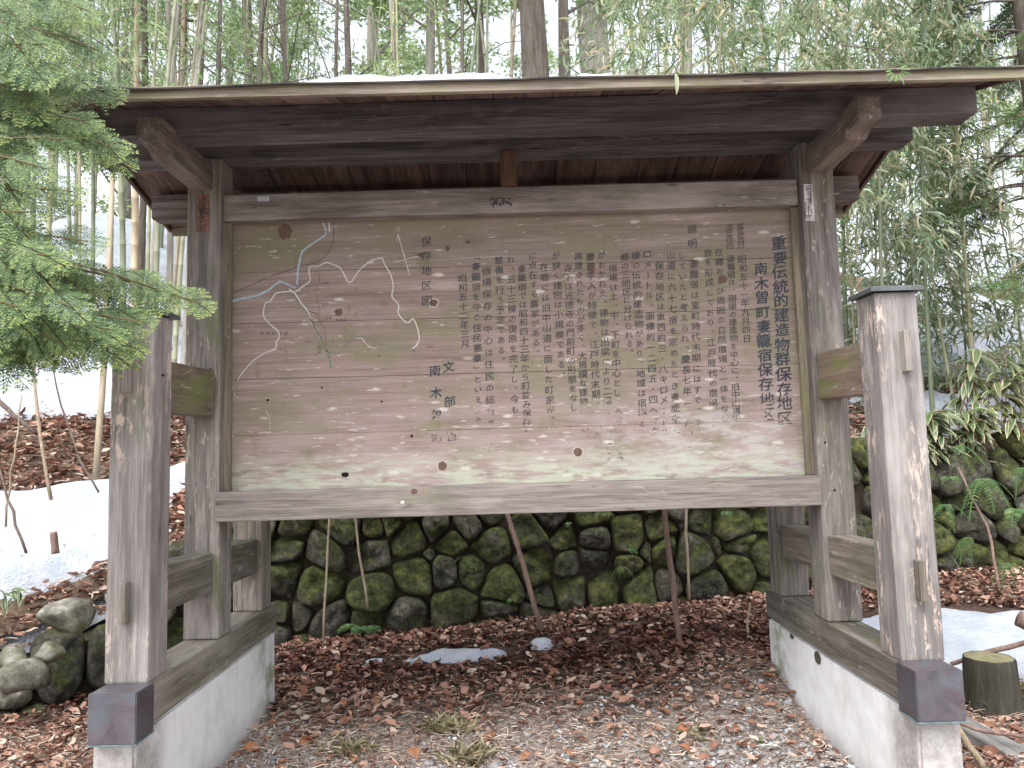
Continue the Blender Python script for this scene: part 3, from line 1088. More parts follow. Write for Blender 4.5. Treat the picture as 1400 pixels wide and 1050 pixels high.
XL, XR = -1.612, 1.650
PW = .18
SILL_T, SILL_B = .695, .525
roof_parts = []
for side, X in ((-1, XL), (1, XR)):
    inner = -side
    # foundation and sill
    bm = bmesh.new()
    nx_, ny_, nz_ = 3, 16, 5
    bmesh.ops.create_cube(bm, size=1)
    bmesh.ops.subdivide_edges(bm, edges=bm.edges[:], cuts=6, use_grid_fill=True)
    for vt in bm.verts:
        c = vt.co
        yy = 3.115 + (c.y + .5) * 1.76
        zz = -.35 + (c.z + .5) * (SILL_B - .004 + .35)
        flare = .02 * max(0, (.25 - zz))
        xx = X + c.x * (.172 + flare * 2)
        q = Vector((xx, yy, zz))
        nn = mnoise.noise(q * 3) * .006
        q.x += nn * (1 if c.x > 0 else -1)
        vt.co = q - O
    bmesh.ops.bevel(bm, geom=[e for e in bm.edges if e.calc_face_angle(0) > 1], offset=.012, segments=2, affect='EDGES')
    me = bpy.data.meshes.new('foundation')
    bm.to_mesh(me); bm.free()
    fo = link_mesh('foundation', me, M['concrete'], sh, smooth=False)
    sill = B('sill', (X, 3.08, (SILL_T + SILL_B) / 2), (X, 4.90, (SILL_T + SILL_B) / 2), .178, SILL_T - SILL_B, M['sill'], warp=.003)
    # posts
    lean = -.006 * side
    fp = B('post', (X, 3.29, SILL_T + .001), (X + lean, 3.29, 2.232), PW, PW, M['front_post'], up=(0, 1, 0), bev=.011)
    fp['label'] = 'front post with a pale peeling face'
    mp = B('post', (X + .002, 4.03, SILL_T + .001), (X + .002, 4.03, 3.205), PW, PW, M['post'], up=(0, 1, 0), bev=.009)
    rp = B('post', (X, 4.71, SILL_T + .001), (X, 4.71, 2.232), PW * .97, PW * .97, M['post'], up=(0, 1, 0), bev=.009)
    # rails through the posts
    B('rail', (X, 3.384, 1.93), (X, 3.936, 1.945), .125, .238, M['moss_rail'])
    B('rail', (X, 4.124, 1.93), (X, 4.618, 1.93), .125, .235, M['moss_rail'])
    B('rail', (X, 3.384, 1.04), (X, 3.936, 1.03), .125, .198, M['sill'])
    B('rail', (X, 4.124, 1.03), (X, 4.618, 1.02), .125, .198, M['sill'])
    # sheet-metal caps with turned-down rims on the short posts
    for yy in (3.29, 4.71):
        for sz, zz, th in ((.222, 2.243, .008), (.214, 2.232, .012)):
            pass
        bm = bmesh.new()
        w2 = .112
        pts = [(-w2, -w2), (w2, -w2), (w2, w2), (-w2, w2)]
        r0 = [bm.verts.new((a, b, -.016)) for a, b in pts]
        r1 = [bm.verts.new((a, b, .0)) for a, b in pts]
        r2 = [bm.verts.new((a * .93, b * .93, .006)) for a, b in pts]
        r3 = [bm.verts.new((a * .97, b * .97, -.014)) for a, b in pts]
        for A_, B_ in ((r0, r1), (r1, r2), (r3, r0)):
            for i in range(4):
                bm.faces.new((A_[i], A_[(i + 1) % 4], B_[(i + 1) % 4], B_[i]))
        apex = bm.verts.new((0, 0, .014))
        for i in range(4):
            bm.faces.new((r2[i], r2[(i + 1) % 4], apex))
        bm.faces.new(r3[::-1])
        bmesh.ops.recalc_face_normals(bm, faces=bm.faces)
        me = bpy.data.meshes.new('post_cap')
        bm.to_mesh(me); bm.free()
        c = link_mesh('post_cap', me, M['cap'])
        c.location = (X + lean, yy, 2.250)
        child_at(c, fp if yy < 4 else rp)
    # tenon plugs on the front face
    for (cz, wd, hh, dx) in ((1.975, .068, .175, .0), (1.027, .070, .165, -.01 * side)):
        pl = beam('tenon', (X + dx + .012 * side, 3.193, cz - hh / 2), (X + dx + .012 * side, 3.193, cz + hh / 2), .03, wd, M['post'] if cz > 1.5 else M['sill'], None, up=(0, 1, 0), bev=.004)
        child_at(pl, fp)
    # copper box over the sill end
    bm = bmesh.new()
    bmesh.ops.create_cube(bm, size=1)
    for vt in bm.verts:
        vt.co.x *= .188; vt.co.y *= .15; vt.co.z *= .192
        if vt.co.y > 0: vt.co.z *= .985
    bmesh.ops.bevel(bm, geom=bm.edges[:], offset=.004, segments=2, affect='EDGES')
    me = bpy.data.meshes.new('end_cap')
    bm.to_mesh(me); bm.free()
    ec = link_mesh('end_cap', me, M['copper'])
    ec.location = (X - .005 * side + (.02 if side < 0 else -.018) , 3.122, .608)
    child_at(ec, sill)
    for zz_ in (-.0985,):
        rim = box_bm('rim', .194, .156, .006, M['verdigris'], None, (ec.location.x, 3.122, .608 + zz_), .0015)
        rim.location = Vector((0, 0, 0)); rim.matrix_world = Matrix.Translation((X - .005 * side + (.02 if side < 0 else -.018), 3.122, .608 + zz_))
        child_at(rim, sill)
    # bracket arm carrying the purlins; front end cut with a notch below
    bm = bmesh.new()
    prof = [(3.345, 3.062), (3.345, 3.172), (4.715, 3.172), (4.715, 3.062), (4.66, 3.055), (4.60, 3.030), (3.50, 3.030), (3.46, 3.055)]
    lv = [bm.verts.new((-.058, y - 4, z)) for y, z in prof]
    rv = [bm.verts.new((.058, y - 4, z)) for y, z in prof]
    bm.faces.new(lv); bm.faces.new(rv[::-1])
    for i in range(len(prof)):
        j = (i + 1) % len(prof)
        bm.faces.new((lv[i], rv[i], rv[j], lv[j]))
    bmesh.ops.recalc_face_normals(bm, faces=bm.faces)
    bmesh.ops.bevel(bm, geom=[e for e in bm.edges if e.calc_face_angle(0) > .6], offset=.006, segments=2, affect='EDGES')
    R90 = Matrix.Rotation(-math.pi / 2, 4, 'Z')
    bmesh.ops.transform(bm, matrix=R90, verts=bm.verts)      # grain along local X
    me = bpy.data.meshes.new('bracket_arm')
    bm.to_mesh(me); bm.free()
    a = link_mesh('bracket_arm', me, M['arm'], sh)
    a.location = (X + .012 * side + (.0), 0, 0)
    a.rotation_euler = (0, 0, math.pi / 2)
bpy.context.view_layer.update()

# purlins and ridge beam
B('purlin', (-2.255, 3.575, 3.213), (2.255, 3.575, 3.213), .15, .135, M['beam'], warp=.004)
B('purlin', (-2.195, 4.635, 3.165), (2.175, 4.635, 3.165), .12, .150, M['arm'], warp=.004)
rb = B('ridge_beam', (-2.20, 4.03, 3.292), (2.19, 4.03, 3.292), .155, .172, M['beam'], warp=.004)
B('strut', (.014, 3.998, 3.012), (.014, 3.998, 3.205), .09, .125, M['strut'], up=(0, 1, 0))

# roof: boards run down the slope, laid side by side
RZ, EZF, EZB = 3.440, 3.172, 3.160
YF, YR, YBk = 3.155, 4.03, 5.02
roof = empty('roof', (0, 0, 3.4), sh)
bpy.context.view_layer.update()
rr = random.Random(4)
for (y0, z0, tagp) in ((YF + .012, EZF, 'f'), (YBk, EZB, 'b')):
    x = -2.262
    while x < 2.255:
        w = rr.uniform(.20, .30)
        w = min(w, 2.262 - x)
        if w < .05: break
        dz = rr.uniform(0, .004)
        yr = YR - .004 if tagp == 'f' else YR + .004
        b = beam('roof_board', (x + w / 2, y0, z0 + .009 + dz), (x + w / 2, yr, RZ + .009 + dz), w - .005, .014, M['deck'], None, up=(0, 0, 1), bev=.002, jit=.0012, seg=4)
        child_at(b, roof)
        x += w
f = beam('fascia', (-2.27, YF, 3.184), (2.27, YF, 3.164), .024, .056, M['fascia'], None, bev=.003, seg=16, warp=.006)
child_at(f, roof)
f = beam('fascia', (-2.27, YBk + .014, EZB - .01), (2.27, YBk + .014, EZB - .01), .024, .072, M['fascia'], None, bev=.003, seg=12)
child_at(f, roof)
for sx2 in (-1, 1):
    for (ya, za, yb, zb_) in ((YF - .014, EZF + .006, YR - .002, RZ + .008), (YR + .002, RZ + .008, YBk + .028, EZB + .006)):
        g = beam('barge_board', (sx2 * 2.283, ya, za - .004), (sx2 * 2.283, yb, zb_ - .004), .022, .045, M['deck'], None, bev=.003)
        child_at(g, roof)
# thin dark sheet on top, its front edge lifting a little
V, Fc = [], []
nx_ = 60
for i in range(nx_ + 1):
    x = -2.32 + 4.64 * i / nx_
    for (y, z) in ((YF - .030, EZF + .004), (YF + .2, EZF + .080), (YR, RZ + .034), (YBk - .2, EZB + .085), (YBk + .05, EZB + .012)):
        wv = .010 * mnoise.noise(Vector((x * 1.7, y, 0))) + .004 * mnoise.noise(Vector((x * 7, y, 3)))
        V.append((x, y + .010 * mnoise.noise(Vector((x * 2.5, y, 8))), z + .014 + wv * .7 - .004 * x))
NV = len(V)
V += [(a, b, c - .007) for a, b, c in V]
for i in range(nx_):
    for j in range(4):
        a = i * 5 + j
        Fc.append((a, a + 5, a + 6, a + 1)); Fc.append((NV + a, NV + a + 1, NV + a + 6, NV + a + 5))
    for j in (0, 4):
        a = i * 5 + j
        Fc.append((a, a + 5, NV + a + 5, NV + a) if j else (a, NV + a, NV + a + 5, a + 5))
for j in range(4):
    Fc.append((j, j + 1, NV + j + 1, NV + j)); a = nx_ * 5 + j
    Fc.append((a, NV + a, NV + a + 1, a + 1))
me = bpy.data.meshes.new('roof_sheet')
me.from_pydata(V, [], Fc)
rsheet = link_mesh('roof_sheet', me, flat_mat('roof_sheet_dark', (0.045, 0.040, 0.038), .4, 14, bump=.3))
child_at(rsheet, roof)


def roof_top(x, y):
    y = np.asarray(y, float)
    return np.where(y < YR, EZF + .028 + (y - YF) * (RZ - EZF) / (YR - YF) + .006, RZ + .05 - (y - YR) * .28)


def roof_snow(x0, x1, th, label, seed):
    nx_, ny_ = 70, 14
    V, Fc = [], []
    for i in range(nx_ + 1):
        x = x0 + (x1 - x0) * i / nx_
        e = min(i, nx_ - i) / 9
        e = min(1, e) ** .6
        hh = th * e * (.75 + .5 * mnoise.noise(Vector((x * 2.6, seed, 0))) + .25 * mnoise.noise(Vector((x * 11, seed, 0))))
        front = YF - .01 + .05 * abs(mnoise.noise(Vector((x * 3, seed, 4)))) + .06 * (1 - e)
        for j in range(ny_ + 1):
            t = j / ny_
            y = front + (3.75 - front) * t
            q = min(1, t * 7) ** .5 * min(1, (1 - t) * 3)
            V.append((x, y, float(roof_top(x, y)) + .002 + max(0, hh) * q * (1 + .15 * mnoise.noise(Vector((x * 20, y * 20, seed)))) - (.012 if j in (0, ny_) else 0)))
    for i in range(nx_):
        for j in range(ny_):
            a = i * (ny_ + 1) + j
            Fc.append((a, a + ny_ + 1, a + ny_ + 2, a + 1))
    o = link_mesh('roof_snow', np_mesh('roof_snow', V, Fc), M['snow'], smooth=True)
    tag(o, label, 'snow')


pa, pb = at(395, 100, 3.3), at(712, 100, 3.3)
roof_snow(pa.x, pb.x, .052, 'long strip of snow along the middle of the roof edge', 2.0)
pa, pb = at(784, 98, 3.3), at(838, 98, 3.3)
roof_snow(pa.x, pb.x, .030, 'short lump of snow on the roof edge', 6.0)

# ------------------------------------------------------------------ the sign board itself
XI0, XI1 = XL + PW / 2 + .003, XR - PW / 2 - .002
sb = empty('signboard', (0, 4.03 - 4.0, 1.43), sh)
bpy.context.view_layer.update()
BY = 4.032          # front face of the planks
tb = beam('top_rail', (XI0, 4.018, 2.940), (XI1, 4.018, 2.940), .10, .142, M['frame'], None, warp=.002)
child_at(tb, sb)
brl = beam('bottom_rail', (XI0 - .012, 3.972, 1.358), (XI1 + .006, 3.972, 1.358), .115, .150, M['frame'], None, warp=.002)
child_at(brl, sb)
for xx in (XI0 + .011, XI1 - .011):
    t_ = beam('edge_strip', (xx, 4.008, 1.436), (xx, 4.008, 2.866), .022, .045, M['trim'], None, up=(1, 0, 0), bev=.002)
    child_at(t_, sb)
zs = [1.418, 1.722, 2.020, 2.322, 2.600, 2.880]
planks = []
for a, b in zip(zs, zs[1:]):
    pl = beam('plank', ((XI0 + XI1) / 2 - 1.58, BY + .0125, (a + b) / 2), ((XI0 + XI1) / 2 + 1.575, BY + .0125, (a + b) / 2),
              .025, b - a - .0016, M['sign'], None, bev=.002, jit=.0006)
    child_at(pl, sb)
    planks.append(pl)


def disc(name, cx, cz, rx, rz, y, mat, n=18, wob=.18, seed=0, th=.002):
    V = [(cx, y - th, cz)]
    for j in range(n):
        a = 2 * math.pi * j / n
        w = 1 + wob * mnoise.noise(Vector((math.cos(a) * 2, math.sin(a) * 2, seed)))
        V.append((cx + rx * w * math.cos(a), y - th * .6, cz + rz * w * math.sin(a)))
    for j in range(n):
        V.append((V[j + 1][0] * 1.0, y + .002, V[j + 1][2]))
    Fc = [(0, j + 1, (j + 1) % n + 1) for j in range(n)]
    Fc += [(j + 1, j + 1 + n, (j + 1) % n + 1 + n, (j + 1) % n + 1) for j in range(n)]
    me = bpy.data.meshes.new(name)
    me.from_pydata(V, [], Fc)
    o = link_mesh(name, me, mat)
    return child_at(o, sb)


for i, (kx, ky, r1, r2, m_) in enumerate([(390, 316, 10, 11, 'knot'), (463, 427, 5.5, 5, 'knot'), (593, 414, 5.5, 5, 'knot'), (605, 637, 6, 6, 'knot'),
                                          (790, 618, 6, 6, 'knot'), (988, 382, 6.5, 6, 'knot'), (808, 369, 5, 6, 'knot'), (472, 649, 5, 3.5, 'hole'),
                                          (563, 596, 1.7, 2.2, 'hole'), (440, 530, 1.6, 1.2, 'hole'), (366, 547, 2.2, 1.6, 'hole'), (522, 549, 1.5, 1.3, 'hole'),
                                          (575, 349, 4, 3.0, 'knot'), (640, 331, 4, 2.5, 'knot'), (612, 340, 3, 4, 'knot')]):
    q = at(kx, ky, BY)
    s = BY / F
    if m_ == 'knot' and i in (3, 4, 2):
        disc('knot', q.x, q.z, (r1 + 2.0) * s, (r2 + 2.0) * s, BY, M['knot_pale'], seed=i, th=.001)
    disc('knot', q.x, q.z, r1 * s, r2 * s, BY, M[m_], seed=i, th=.0025, wob=.35)
for (kx, ky) in ((580, 672), (566, 672)):
    q = at(kx, ky, 3.91)
    disc('knot', q.x, q.z, .018, .015, 3.914, M['knot_tan' if kx == 580 else 'knot'], seed=kx, th=.003)
q = at(550, 687, 3.91)
disc('paint_fleck', q.x, q.z, .010, .009, 3.914, M['paper'], seed=2, th=.003)

# -------- lettering
_gl = {}


def glyph(ch, bold=0.0):
    key = (ch, bold)
    if key not in _gl:
        cu = bpy.data.curves.new('glyph', 'FONT')
        cu.body = ch
        cu.size = 1.0
        cu.resolution_u = 2
        cu.offset = bold
        cu.fill_mode = 'FRONT'
        ob = bpy.data.objects.new('glyph', cu)
        COL.objects.link(ob)
        dg = bpy.context.evaluated_depsgraph_get()
        me = bpy.data.meshes.new_from_object(ob.evaluated_get(dg))
        V = np.array([v_.co[:2] for v_ in me.vertices], float).reshape(-1, 2)
        Fc = [tuple(p_.vertices) for p_ in me.polygons]
        bpy.data.objects.remove(ob)
        bpy.data.curves.remove(cu)
        bpy.data.meshes.remove(me)
        adv = .94
        # the full-width cell runs from x = 0 to about 0.94 em in this font
        _gl[key] = (V, Fc)
    return _gl[key]


tr = random.Random(9)


def column(text, p0, p1, size, mat, bold=0.012, name='lettering', parent=None, Y=None, jit=1.0, shear=.10):
    """characters written downwards from pixel p0 (centre of the first) to p1 (centre of the last)"""
    Y = Y or BY
    q0, q1 = at(p0[0], p0[1], Y), at(p1[0], p1[1], Y)
    s = size * Y / F
    n = len(text)
    VV, FF = [], []
    for i, ch in enumerate(text):
        if ch in ' 　': continue
        V, Fc = glyph(ch, 0.0)
        if not len(V): continue
        t = i / max(1, n - 1)
        c = q0.lerp(q1, t)
        kana = ch in 'のにははとをしていたえられがるすためでよういあくおもだかさやなもりんっ、。・（）一ーきひよびまそ'
        sc = s * (1.0 if not kana else .88) * tr.uniform(.95, 1.06)
        ang = tr.uniform(-.04, .04) * jit
        ox, oz = tr.uniform(-.03, .03) * s * jit, tr.uniform(-.03, .03) * s * jit
        W = V - np.array([.5, .36])
        if ch == 'ー':
            W = np.stack([W[:, 1] * -1, W[:, 0]], -1)
        if ch in '、。':
            W = W + np.array([.55, .45])
        if ch == '「':
            W = np.stack([W[:, 1], -W[:, 0]], -1)
        if ch == '」':
            W = np.stack([W[:, 1], -W[:, 0]], -1)
        if ch in '（）':
            W = np.stack([W[:, 1], -W[:, 0]], -1)
        W = W * np.array([1.0, .93])
        W[:, 1] += W[:, 0] * shear * jit
        ca, sa = math.cos(ang), math.sin(ang)
        x = W[:, 0] * ca - W[:, 1] * sa
        z = W[:, 0] * sa + W[:, 1] * ca
        # the brush wavers
        x = x + .012 * np.sin(z * 9 + i); z = z + .014 * np.sin(x * 7 + i * 2)
        bo = bold * .9
        for li, (bx_, bz_) in enumerate([(0, 0)] if bold <= 0 else [(-bo, -bo * .5), (bo, bo * .5), (bo * .2, -bo)]):
            off = len(VV)
            VV += [(c.x + ox + (a_ + bx_) * sc, Y - .0012 - li * .0003, c.z + oz + (b_ + bz_) * sc) for a_, b_ in zip(x, z)]
            FF += [tuple(k_ + off for k_ in f_) for f_ in Fc]
    me = bpy.data.meshes.new(name)
    me.from_pydata(VV, [], FF)
    o = link_mesh(name, me, mat)
    return child_at(o, parent or sb)


T = [
    ('重要伝統的建造物群保存地区', (1065, 333), (1073, 572), 22, 'ink_title', .024),
    ('南木曽町妻籠宿保存地区', (1040, 368), (1049, 566), 21, 'ink_title', .022),
    ('選定年月日', (1012, 310), (1013, 335), 11.5, 'ink', .0),
    ('昭和五十一年九月四日', (1015, 355), (1021, 463), 12.5, 'ink', .012),
    ('選定理由', (997, 311), (998, 336), 11.5, 'ink', .0),
    ('妻籠宿は、宿場の建造物を中心に、旧中山道沿いの', (999, 354), (1008, 596), 12.0, 'ink', .010),
    ('在郷および周囲の自然環境と一体をなして、', (983, 345), (992, 600), 12.5, 'ink', .010),
    ('致を形成しており、江戸時代の宿場の姿をよく', (968, 346), (978, 622), 12.5, 'ink', .010),
    ('説明', (946, 313), (947, 333), 14, 'ink', .014),
    ('妻籠宿は室町時代末期にはすでにあり、', (949, 361), (955, 606), 13.0, 'ink', .012),
    ('していたと考えられ、慶長七年（一六〇二）', (932, 350), (943, 622), 13.0, 'ink', .012),
    ('山道に六十七宿を定めたとき妻籠宿となった', (917, 349), (926, 634), 13.0, 'ink', .012),
    ('保存地区は東西約三・八キロメートル、南北', (901, 364), (911, 634), 13.0, 'ink', .012),
    ('ロメートル、面積約一二四五・四ヘクタールに', (885, 348), (897, 634), 13.0, 'ink', .012),
    ('棟の伝統的建造物があり、地域は宿場と上下', (869, 350), (880, 606), 13.0, 'ink', .012),
    ('郷の三地区に分けられる。', (854, 352), (861, 482), 13.0, 'ink', .012),
    ('宿場は上、中、下町を中心とし、本陣、脇本陣', (838, 367), (847, 630), 13.0, 'ink', .012),
    ('がおかれた。建物は出梁により二階を張り出した', (822, 349), (834, 630), 13.0, 'ink', .012),
    ('妻籠平入が特徴で、江戸時代末期、明治のもの', (807, 351), (818, 622), 13.0, 'ink', .012),
    ('再建されたものが多く、大規模な建物はない。', (791, 351), (800, 600), 13.0, 'ink', .012),
    ('寺下は光徳寺の門前町の形態をなし、一つ', (776, 367), (786, 596), 13.0, 'ink', .012),
    ('が狭く建物は小規模である。', (760, 350), (768, 512), 13.0, 'ink', .012),
    ('在郷には旧中山道に面した町家が並び、', (744, 366), (754, 604), 13.0, 'ink', .012),
    ('に点在する農家がある。', (728, 350), (733, 482), 13.0, 'ink', .012),
    ('妻籠宿では昭和四十三年から町並み保存を', (713, 368), (721, 590), 13.0, 'ink', .012),
    ('れ、五十三棟の復原を完了し、今も', (698, 355), (704, 560), 13.0, 'ink', .012),
    ('整備を行う予定である。', (682, 356), (686, 493), 13.0, 'ink', .012),
    ('宿場保存の中心は住民の総意で宣言', (665, 371), (672, 612), 13.0, 'ink', .012),
    ('「妻籠宿を守る住民憲章」といえよう。', (650, 351), (655, 590), 13.0, 'ink', .012),
    ('昭和五十二年三月', (632, 381), (636, 470), 13.0, 'ink', .014),
    ('文部省', (613, 502), (617, 596), 17, 'ink_title', .018),
    ('南木曽町', (595, 507), (598, 598), 17, 'ink_title', .018),
    ('保存地区図', (583, 330), (583, 411), 15, 'ink', .012),
]
for (tx, a, b, sz, mt, bd) in T:
    column(tx, a, b, sz, M[mt], bd)
for (tx, a, b, sz) in [('橋場集落跡', (358, 456), (391, 456), 5.2), ('大妻籠', (440, 387), (448, 387), 4), ('寺下', (442, 417), (447, 417), 4), ('上在郷', (442, 435), (452, 435), 4.5), ('馬籠峠', (461, 438), (472, 438), 4.5),
                       ('中山', (420, 467), (425, 467), 4.5), ('下', (456, 467), (456, 474), 5), ('旧道', (437, 476), (437, 482), 5), ('田', (384, 478), (384, 478), 4), ('神明', (585, 474), (590, 474), 4), ('男', (566, 480), (566, 485), 4), ('滝', (518, 486), (518, 486), 4)]:
    column(tx, a, b, sz, M['ink'], .0, jit=.3)


def ribbon(pts, wpx, mat, z=None, Y=None, name='map_line', parent=None, smooth=True, taper=False, lift=.0012):
    Y = Y or BY
    P_ = [at(x_, y_, Y) for x_, y_ in pts]
    if smooth and len(P_) > 2:
        Q = []
        for i in range(len(P_) - 1):
            p0 = P_[max(i - 1, 0)]; p1 = P_[i]; p2 = P_[i + 1]; p3 = P_[min(i + 2, len(P_) - 1)]
            for k_ in range(5):
                t = k_ / 5
                Q.append(.5 * ((2 * p1) + (p2 - p0) * t + (2 * p0 - 5 * p1 + 4 * p2 - p3) * t * t + (3 * p1 - p0 - 3 * p2 + p3) * t ** 3))
        Q.append(P_[-1])
        P_ = Q
    n = len(P_)
    V, Fc = [], []
    for i, p_ in enumerate(P_):
        t = P_[min(i + 1, n - 1)] - P_[max(i - 1, 0)]
        sd = Vector((-t.z, 0, t.x)).normalized()
        w = .82 * wpx * Y / F / 2 * (1 + .22 * mnoise.noise(Vector((p_.x * 40, p_.z * 40, 0))))
        if taper: w *= (1 - .6 * i / n)
        V += [tuple(p_ + sd * w + Vector((0, -lift, 0))), tuple(p_ - sd * w + Vector((0, -lift, 0)))]
    Fc = [(2 * i, 2 * i + 1, 2 * i + 3, 2 * i + 2) for i in range(n - 1)]
    me = bpy.data.meshes.new(name)
    me.from_pydata(V, [], Fc)
    o = link_mesh(name, me, mat)
    return child_at(o, parent or sb)


def zz(lst, ox=300, oy=280, k=4.375): return [(ox + a / k, oy + b / k) for a, b in lst]


ribbon(zz([(60, 582), (130, 562), (215, 545), (290, 512), (330, 480), (365, 462), (400, 472), (430, 488), (455, 495)]), 4.6, M['map_blue'], taper=True)
ribbon(zz([(465, 478), (470, 400), (478, 350), (495, 285), (540, 245), (600, 205), (635, 178), (633, 140), (618, 110)]), 3.0, M['map_blue'], lift=.0016)
ribbon(zz([(655, 108), (658, 165)]), 2.2, M['map_white'])
ribbon(zz([(684, 105), (682, 200), (665, 262), (620, 318), (560, 350), (500, 362), (440, 380), (280, 440), (70, 535)]), 1.1, M['map_brown'])
ribbon(zz([(975, 318), (920, 330), (860, 370), (820, 415), (795, 455), (772, 462), (755, 435), (722, 378), (680, 358), (640, 346), (590, 368), (545, 370), (536, 400), (542, 455), (500, 488), (458, 518), (400, 520), (340, 530), (318, 558), (300, 580), (276, 590), (264, 660), (300, 712), (350, 755), (360, 790), (342, 820), (342, 852)]), 2.0, M['map_white'], lift=.0018)
ribbon(zz([(975, 318), (990, 360), (1025, 420), (1040, 490), (1033, 550), (1072, 600), (1070, 650), (1105, 695), (1130, 705), (1158, 682), (1182, 730), (1196, 800), (1175, 845), (1155, 860)]), 2.0, M['map_white'], lift=.0018)
ribbon(zz([(342, 858), (270, 890), (205, 930), (150, 990), (108, 1050)]), 1.6, M['map_white'])
ribbon(zz([(415, 505), (455, 535), (490, 590), (530, 640), (548, 700), (585, 745), (605, 800)]), 2.2, M['map_white'])
ribbon(zz([(400, 500), (445, 540), (478, 590), (520, 640), (545, 690), (590, 760), (620, 830), (650, 880), (700, 890), (740, 865), (770, 825), (830, 790), (890, 795), (960, 835), (1040, 852), (1130, 850), (1180, 855)]), 1.8, M['map_teal'])
ribbon(zz([(640, 870), (658, 920), (668, 975)]), 3.0, M['map_teal'])
ribbon(zz([(590, 400), (600, 450), (578, 520), (592, 590), (596, 640), (590, 690), (630, 740), (636, 810), (630, 850)]), 1.1, M['map_red'])
ribbon(zz([(530, 635), (585, 652)]), 1.1, M['map_brown'])
ribbon(zz([(800, 800), (850, 800), (890, 845), (940, 862)]), 1.1, M['map_white'])
ribbon(zz([(1066, 175), (1098, 280), (1138, 425)]), 1.2, M['map_white'])
ribbon(zz([(1040, 345), (1130, 322), (1195, 308)]), 1.2, M['map_white'])
ribbon(zz([(1060, 215), (1070, 170), (1082, 215)], ), 1.1, M['map_white'], smooth=False)
ribbon(zz([(1058, 160), (1060, 140), (1076, 160), (1077, 140)]), .8, M['map_white'], smooth=False)
ZB2 = dict(ox=300, oy=500)
ribbon(zz([(275, 265), (295, 300), (305, 380)], **ZB2), 1.3, M['map_white'])
ribbon(zz([(335, 440), (410, 480), (435, 540), (455, 560), (485, 545), (510, 580), (545, 600), (578, 605)], **ZB2), 1.5, M['map_white'])
ribbon(zz([(868, 420), (868, 520), (900, 555), (970, 590), (1000, 615), (1065, 628)], **ZB2), 1.4, M['map_white'])
ribbon(zz([(1195, 615), (1215, 580), (1250, 545), (1280, 535), (1300, 575)], **ZB2), 1.4, M['map_white'])
ribbon(zz([(90, 160), (95, 180), (115, 190)], **ZB2), 1.1, M['map_white'])


def scribble(cx, cy, w, h, n, Y, mat, seed, name='faded_stamp', parent=None, wpx=1.8):
    r_ = random.Random(seed)
    V, Fc = [], []
    for i in range(n):
        x0 = cx + r_.uniform(-w, w) / 2; y0 = cy + r_.uniform(-h, h) / 2
        if r_.random() < .5: x1, y1 = x0 + r_.uniform(2, 7), y0 + r_.uniform(-1, 1)
        else: x1, y1 = x0 + r_.uniform(-1, 1), y0 + r_.uniform(2, h * .6)
        a_, b_ = at(x0, y0, Y), at(x1, y1, Y)
        t = b_ - a_
        sd = Vector((-t.z, 0, t.x)).normalized() * wpx * Y / F / 2
        k_ = len(V)
        e = Vector((0, -.001 - i * .00003, 0))
        V += [tuple(a_ + sd + e), tuple(a_ - sd + e), tuple(b_ - sd + e), tuple(b_ + sd + e)]
        Fc.append((k_, k_ + 1, k_ + 2, k_ + 3))
    me = bpy.data.meshes.new(name)
    me.from_pydata(V, [], Fc)
    o = link_mesh(name, me, mat)
    return child_at(o, parent or sh)


scribble(684, 275, 30, 9, 34, 3.966, M['stamp'], 2, parent=sb)
scribble(704, 272, 10, 5, 6, 3.966, M['map_red'], 3, parent=sb)
# stamp on the underside of the ridge beam
V, Fc = [], []
r_ = random.Random(6)
for i in range(52):
    x0, y0 = r_.uniform(.33, .63), r_.uniform(4.0, 4.045)
    dx_, dy_ = (r_.uniform(.01, .03), .006) if r_.random() < .55 else (.006, r_.uniform(.012, .03))
    k_ = len(V); e = 3.2035 - i * .00002
    V += [(x0, y0, e), (x0, y0 + dy_, e), (x0 + dx_, y0 + dy_, e), (x0 + dx_, y0, e)]
    Fc.append((k_, k_ + 1, k_ + 2, k_ + 3))
me = bpy.data.meshes.new('faded_stamp')
me.from_pydata(V, [], Fc)
child_at(link_mesh('faded_stamp', me, M['stamp']), rb)
ribbon([(687, 240), (690, 234), (692, 239), (695, 235), (697, 239)], 1.6, M['map_white'], Y=3.952, name='chalk_mark', parent=sh, smooth=False)
ribbon([(686, 240), (697, 239)], 1.6, M['map_white'], Y=3.952, name='chalk_mark', parent=sh, smooth=False)


def plate(name, px0, py0, px1, py1, Y, mat, parent, th=.003):
    a_, b_ = at(px0, py0, Y), at(px1, py1, Y)
    o = box_bm(name, abs(b_.x - a_.x), th, abs(a_.z - b_.z), mat, None, ((a_.x + b_.x) / 2, Y - th / 2, (a_.z + b_.z) / 2), .0006)
    return child_at(o, parent)


bpy.context.view_layer.update()
posts = [o for o in sh.children if o.name.startswith('post')]
mainL = [o for o in posts if abs(o.matrix_world.translation.x - XL) < .05 and abs(o.matrix_world.translation.y - 4.03) < .05][0]
mainR = [o for o in posts if abs(o.matrix_world.translation.x - XR) < .05 and abs(o.matrix_world.translation.y - 4.03) < .05][0]
plate('paper_label', 1098, 252, 1114, 302, 3.938, M['paper'], mainR)['label'] = 'torn white paper label'
scribble(1105, 275, 9, 44, 30, 3.934, flat_mat('label_ink', (.16, .16, .18), .2, 20), 8, 'label_print', mainR, 1.1)
plate('plaque', 269, 266, 286, 316, 3.938, M['plate'], mainL)['label'] = 'narrow reddish plaque'
scribble(277, 290, 8, 40, 22, 3.934, M['stamp'], 12, 'plaque_print', mainL, 1.2)
plate('small_tag', 352, 269, 368, 275, 3.966, M['tag'], sb)
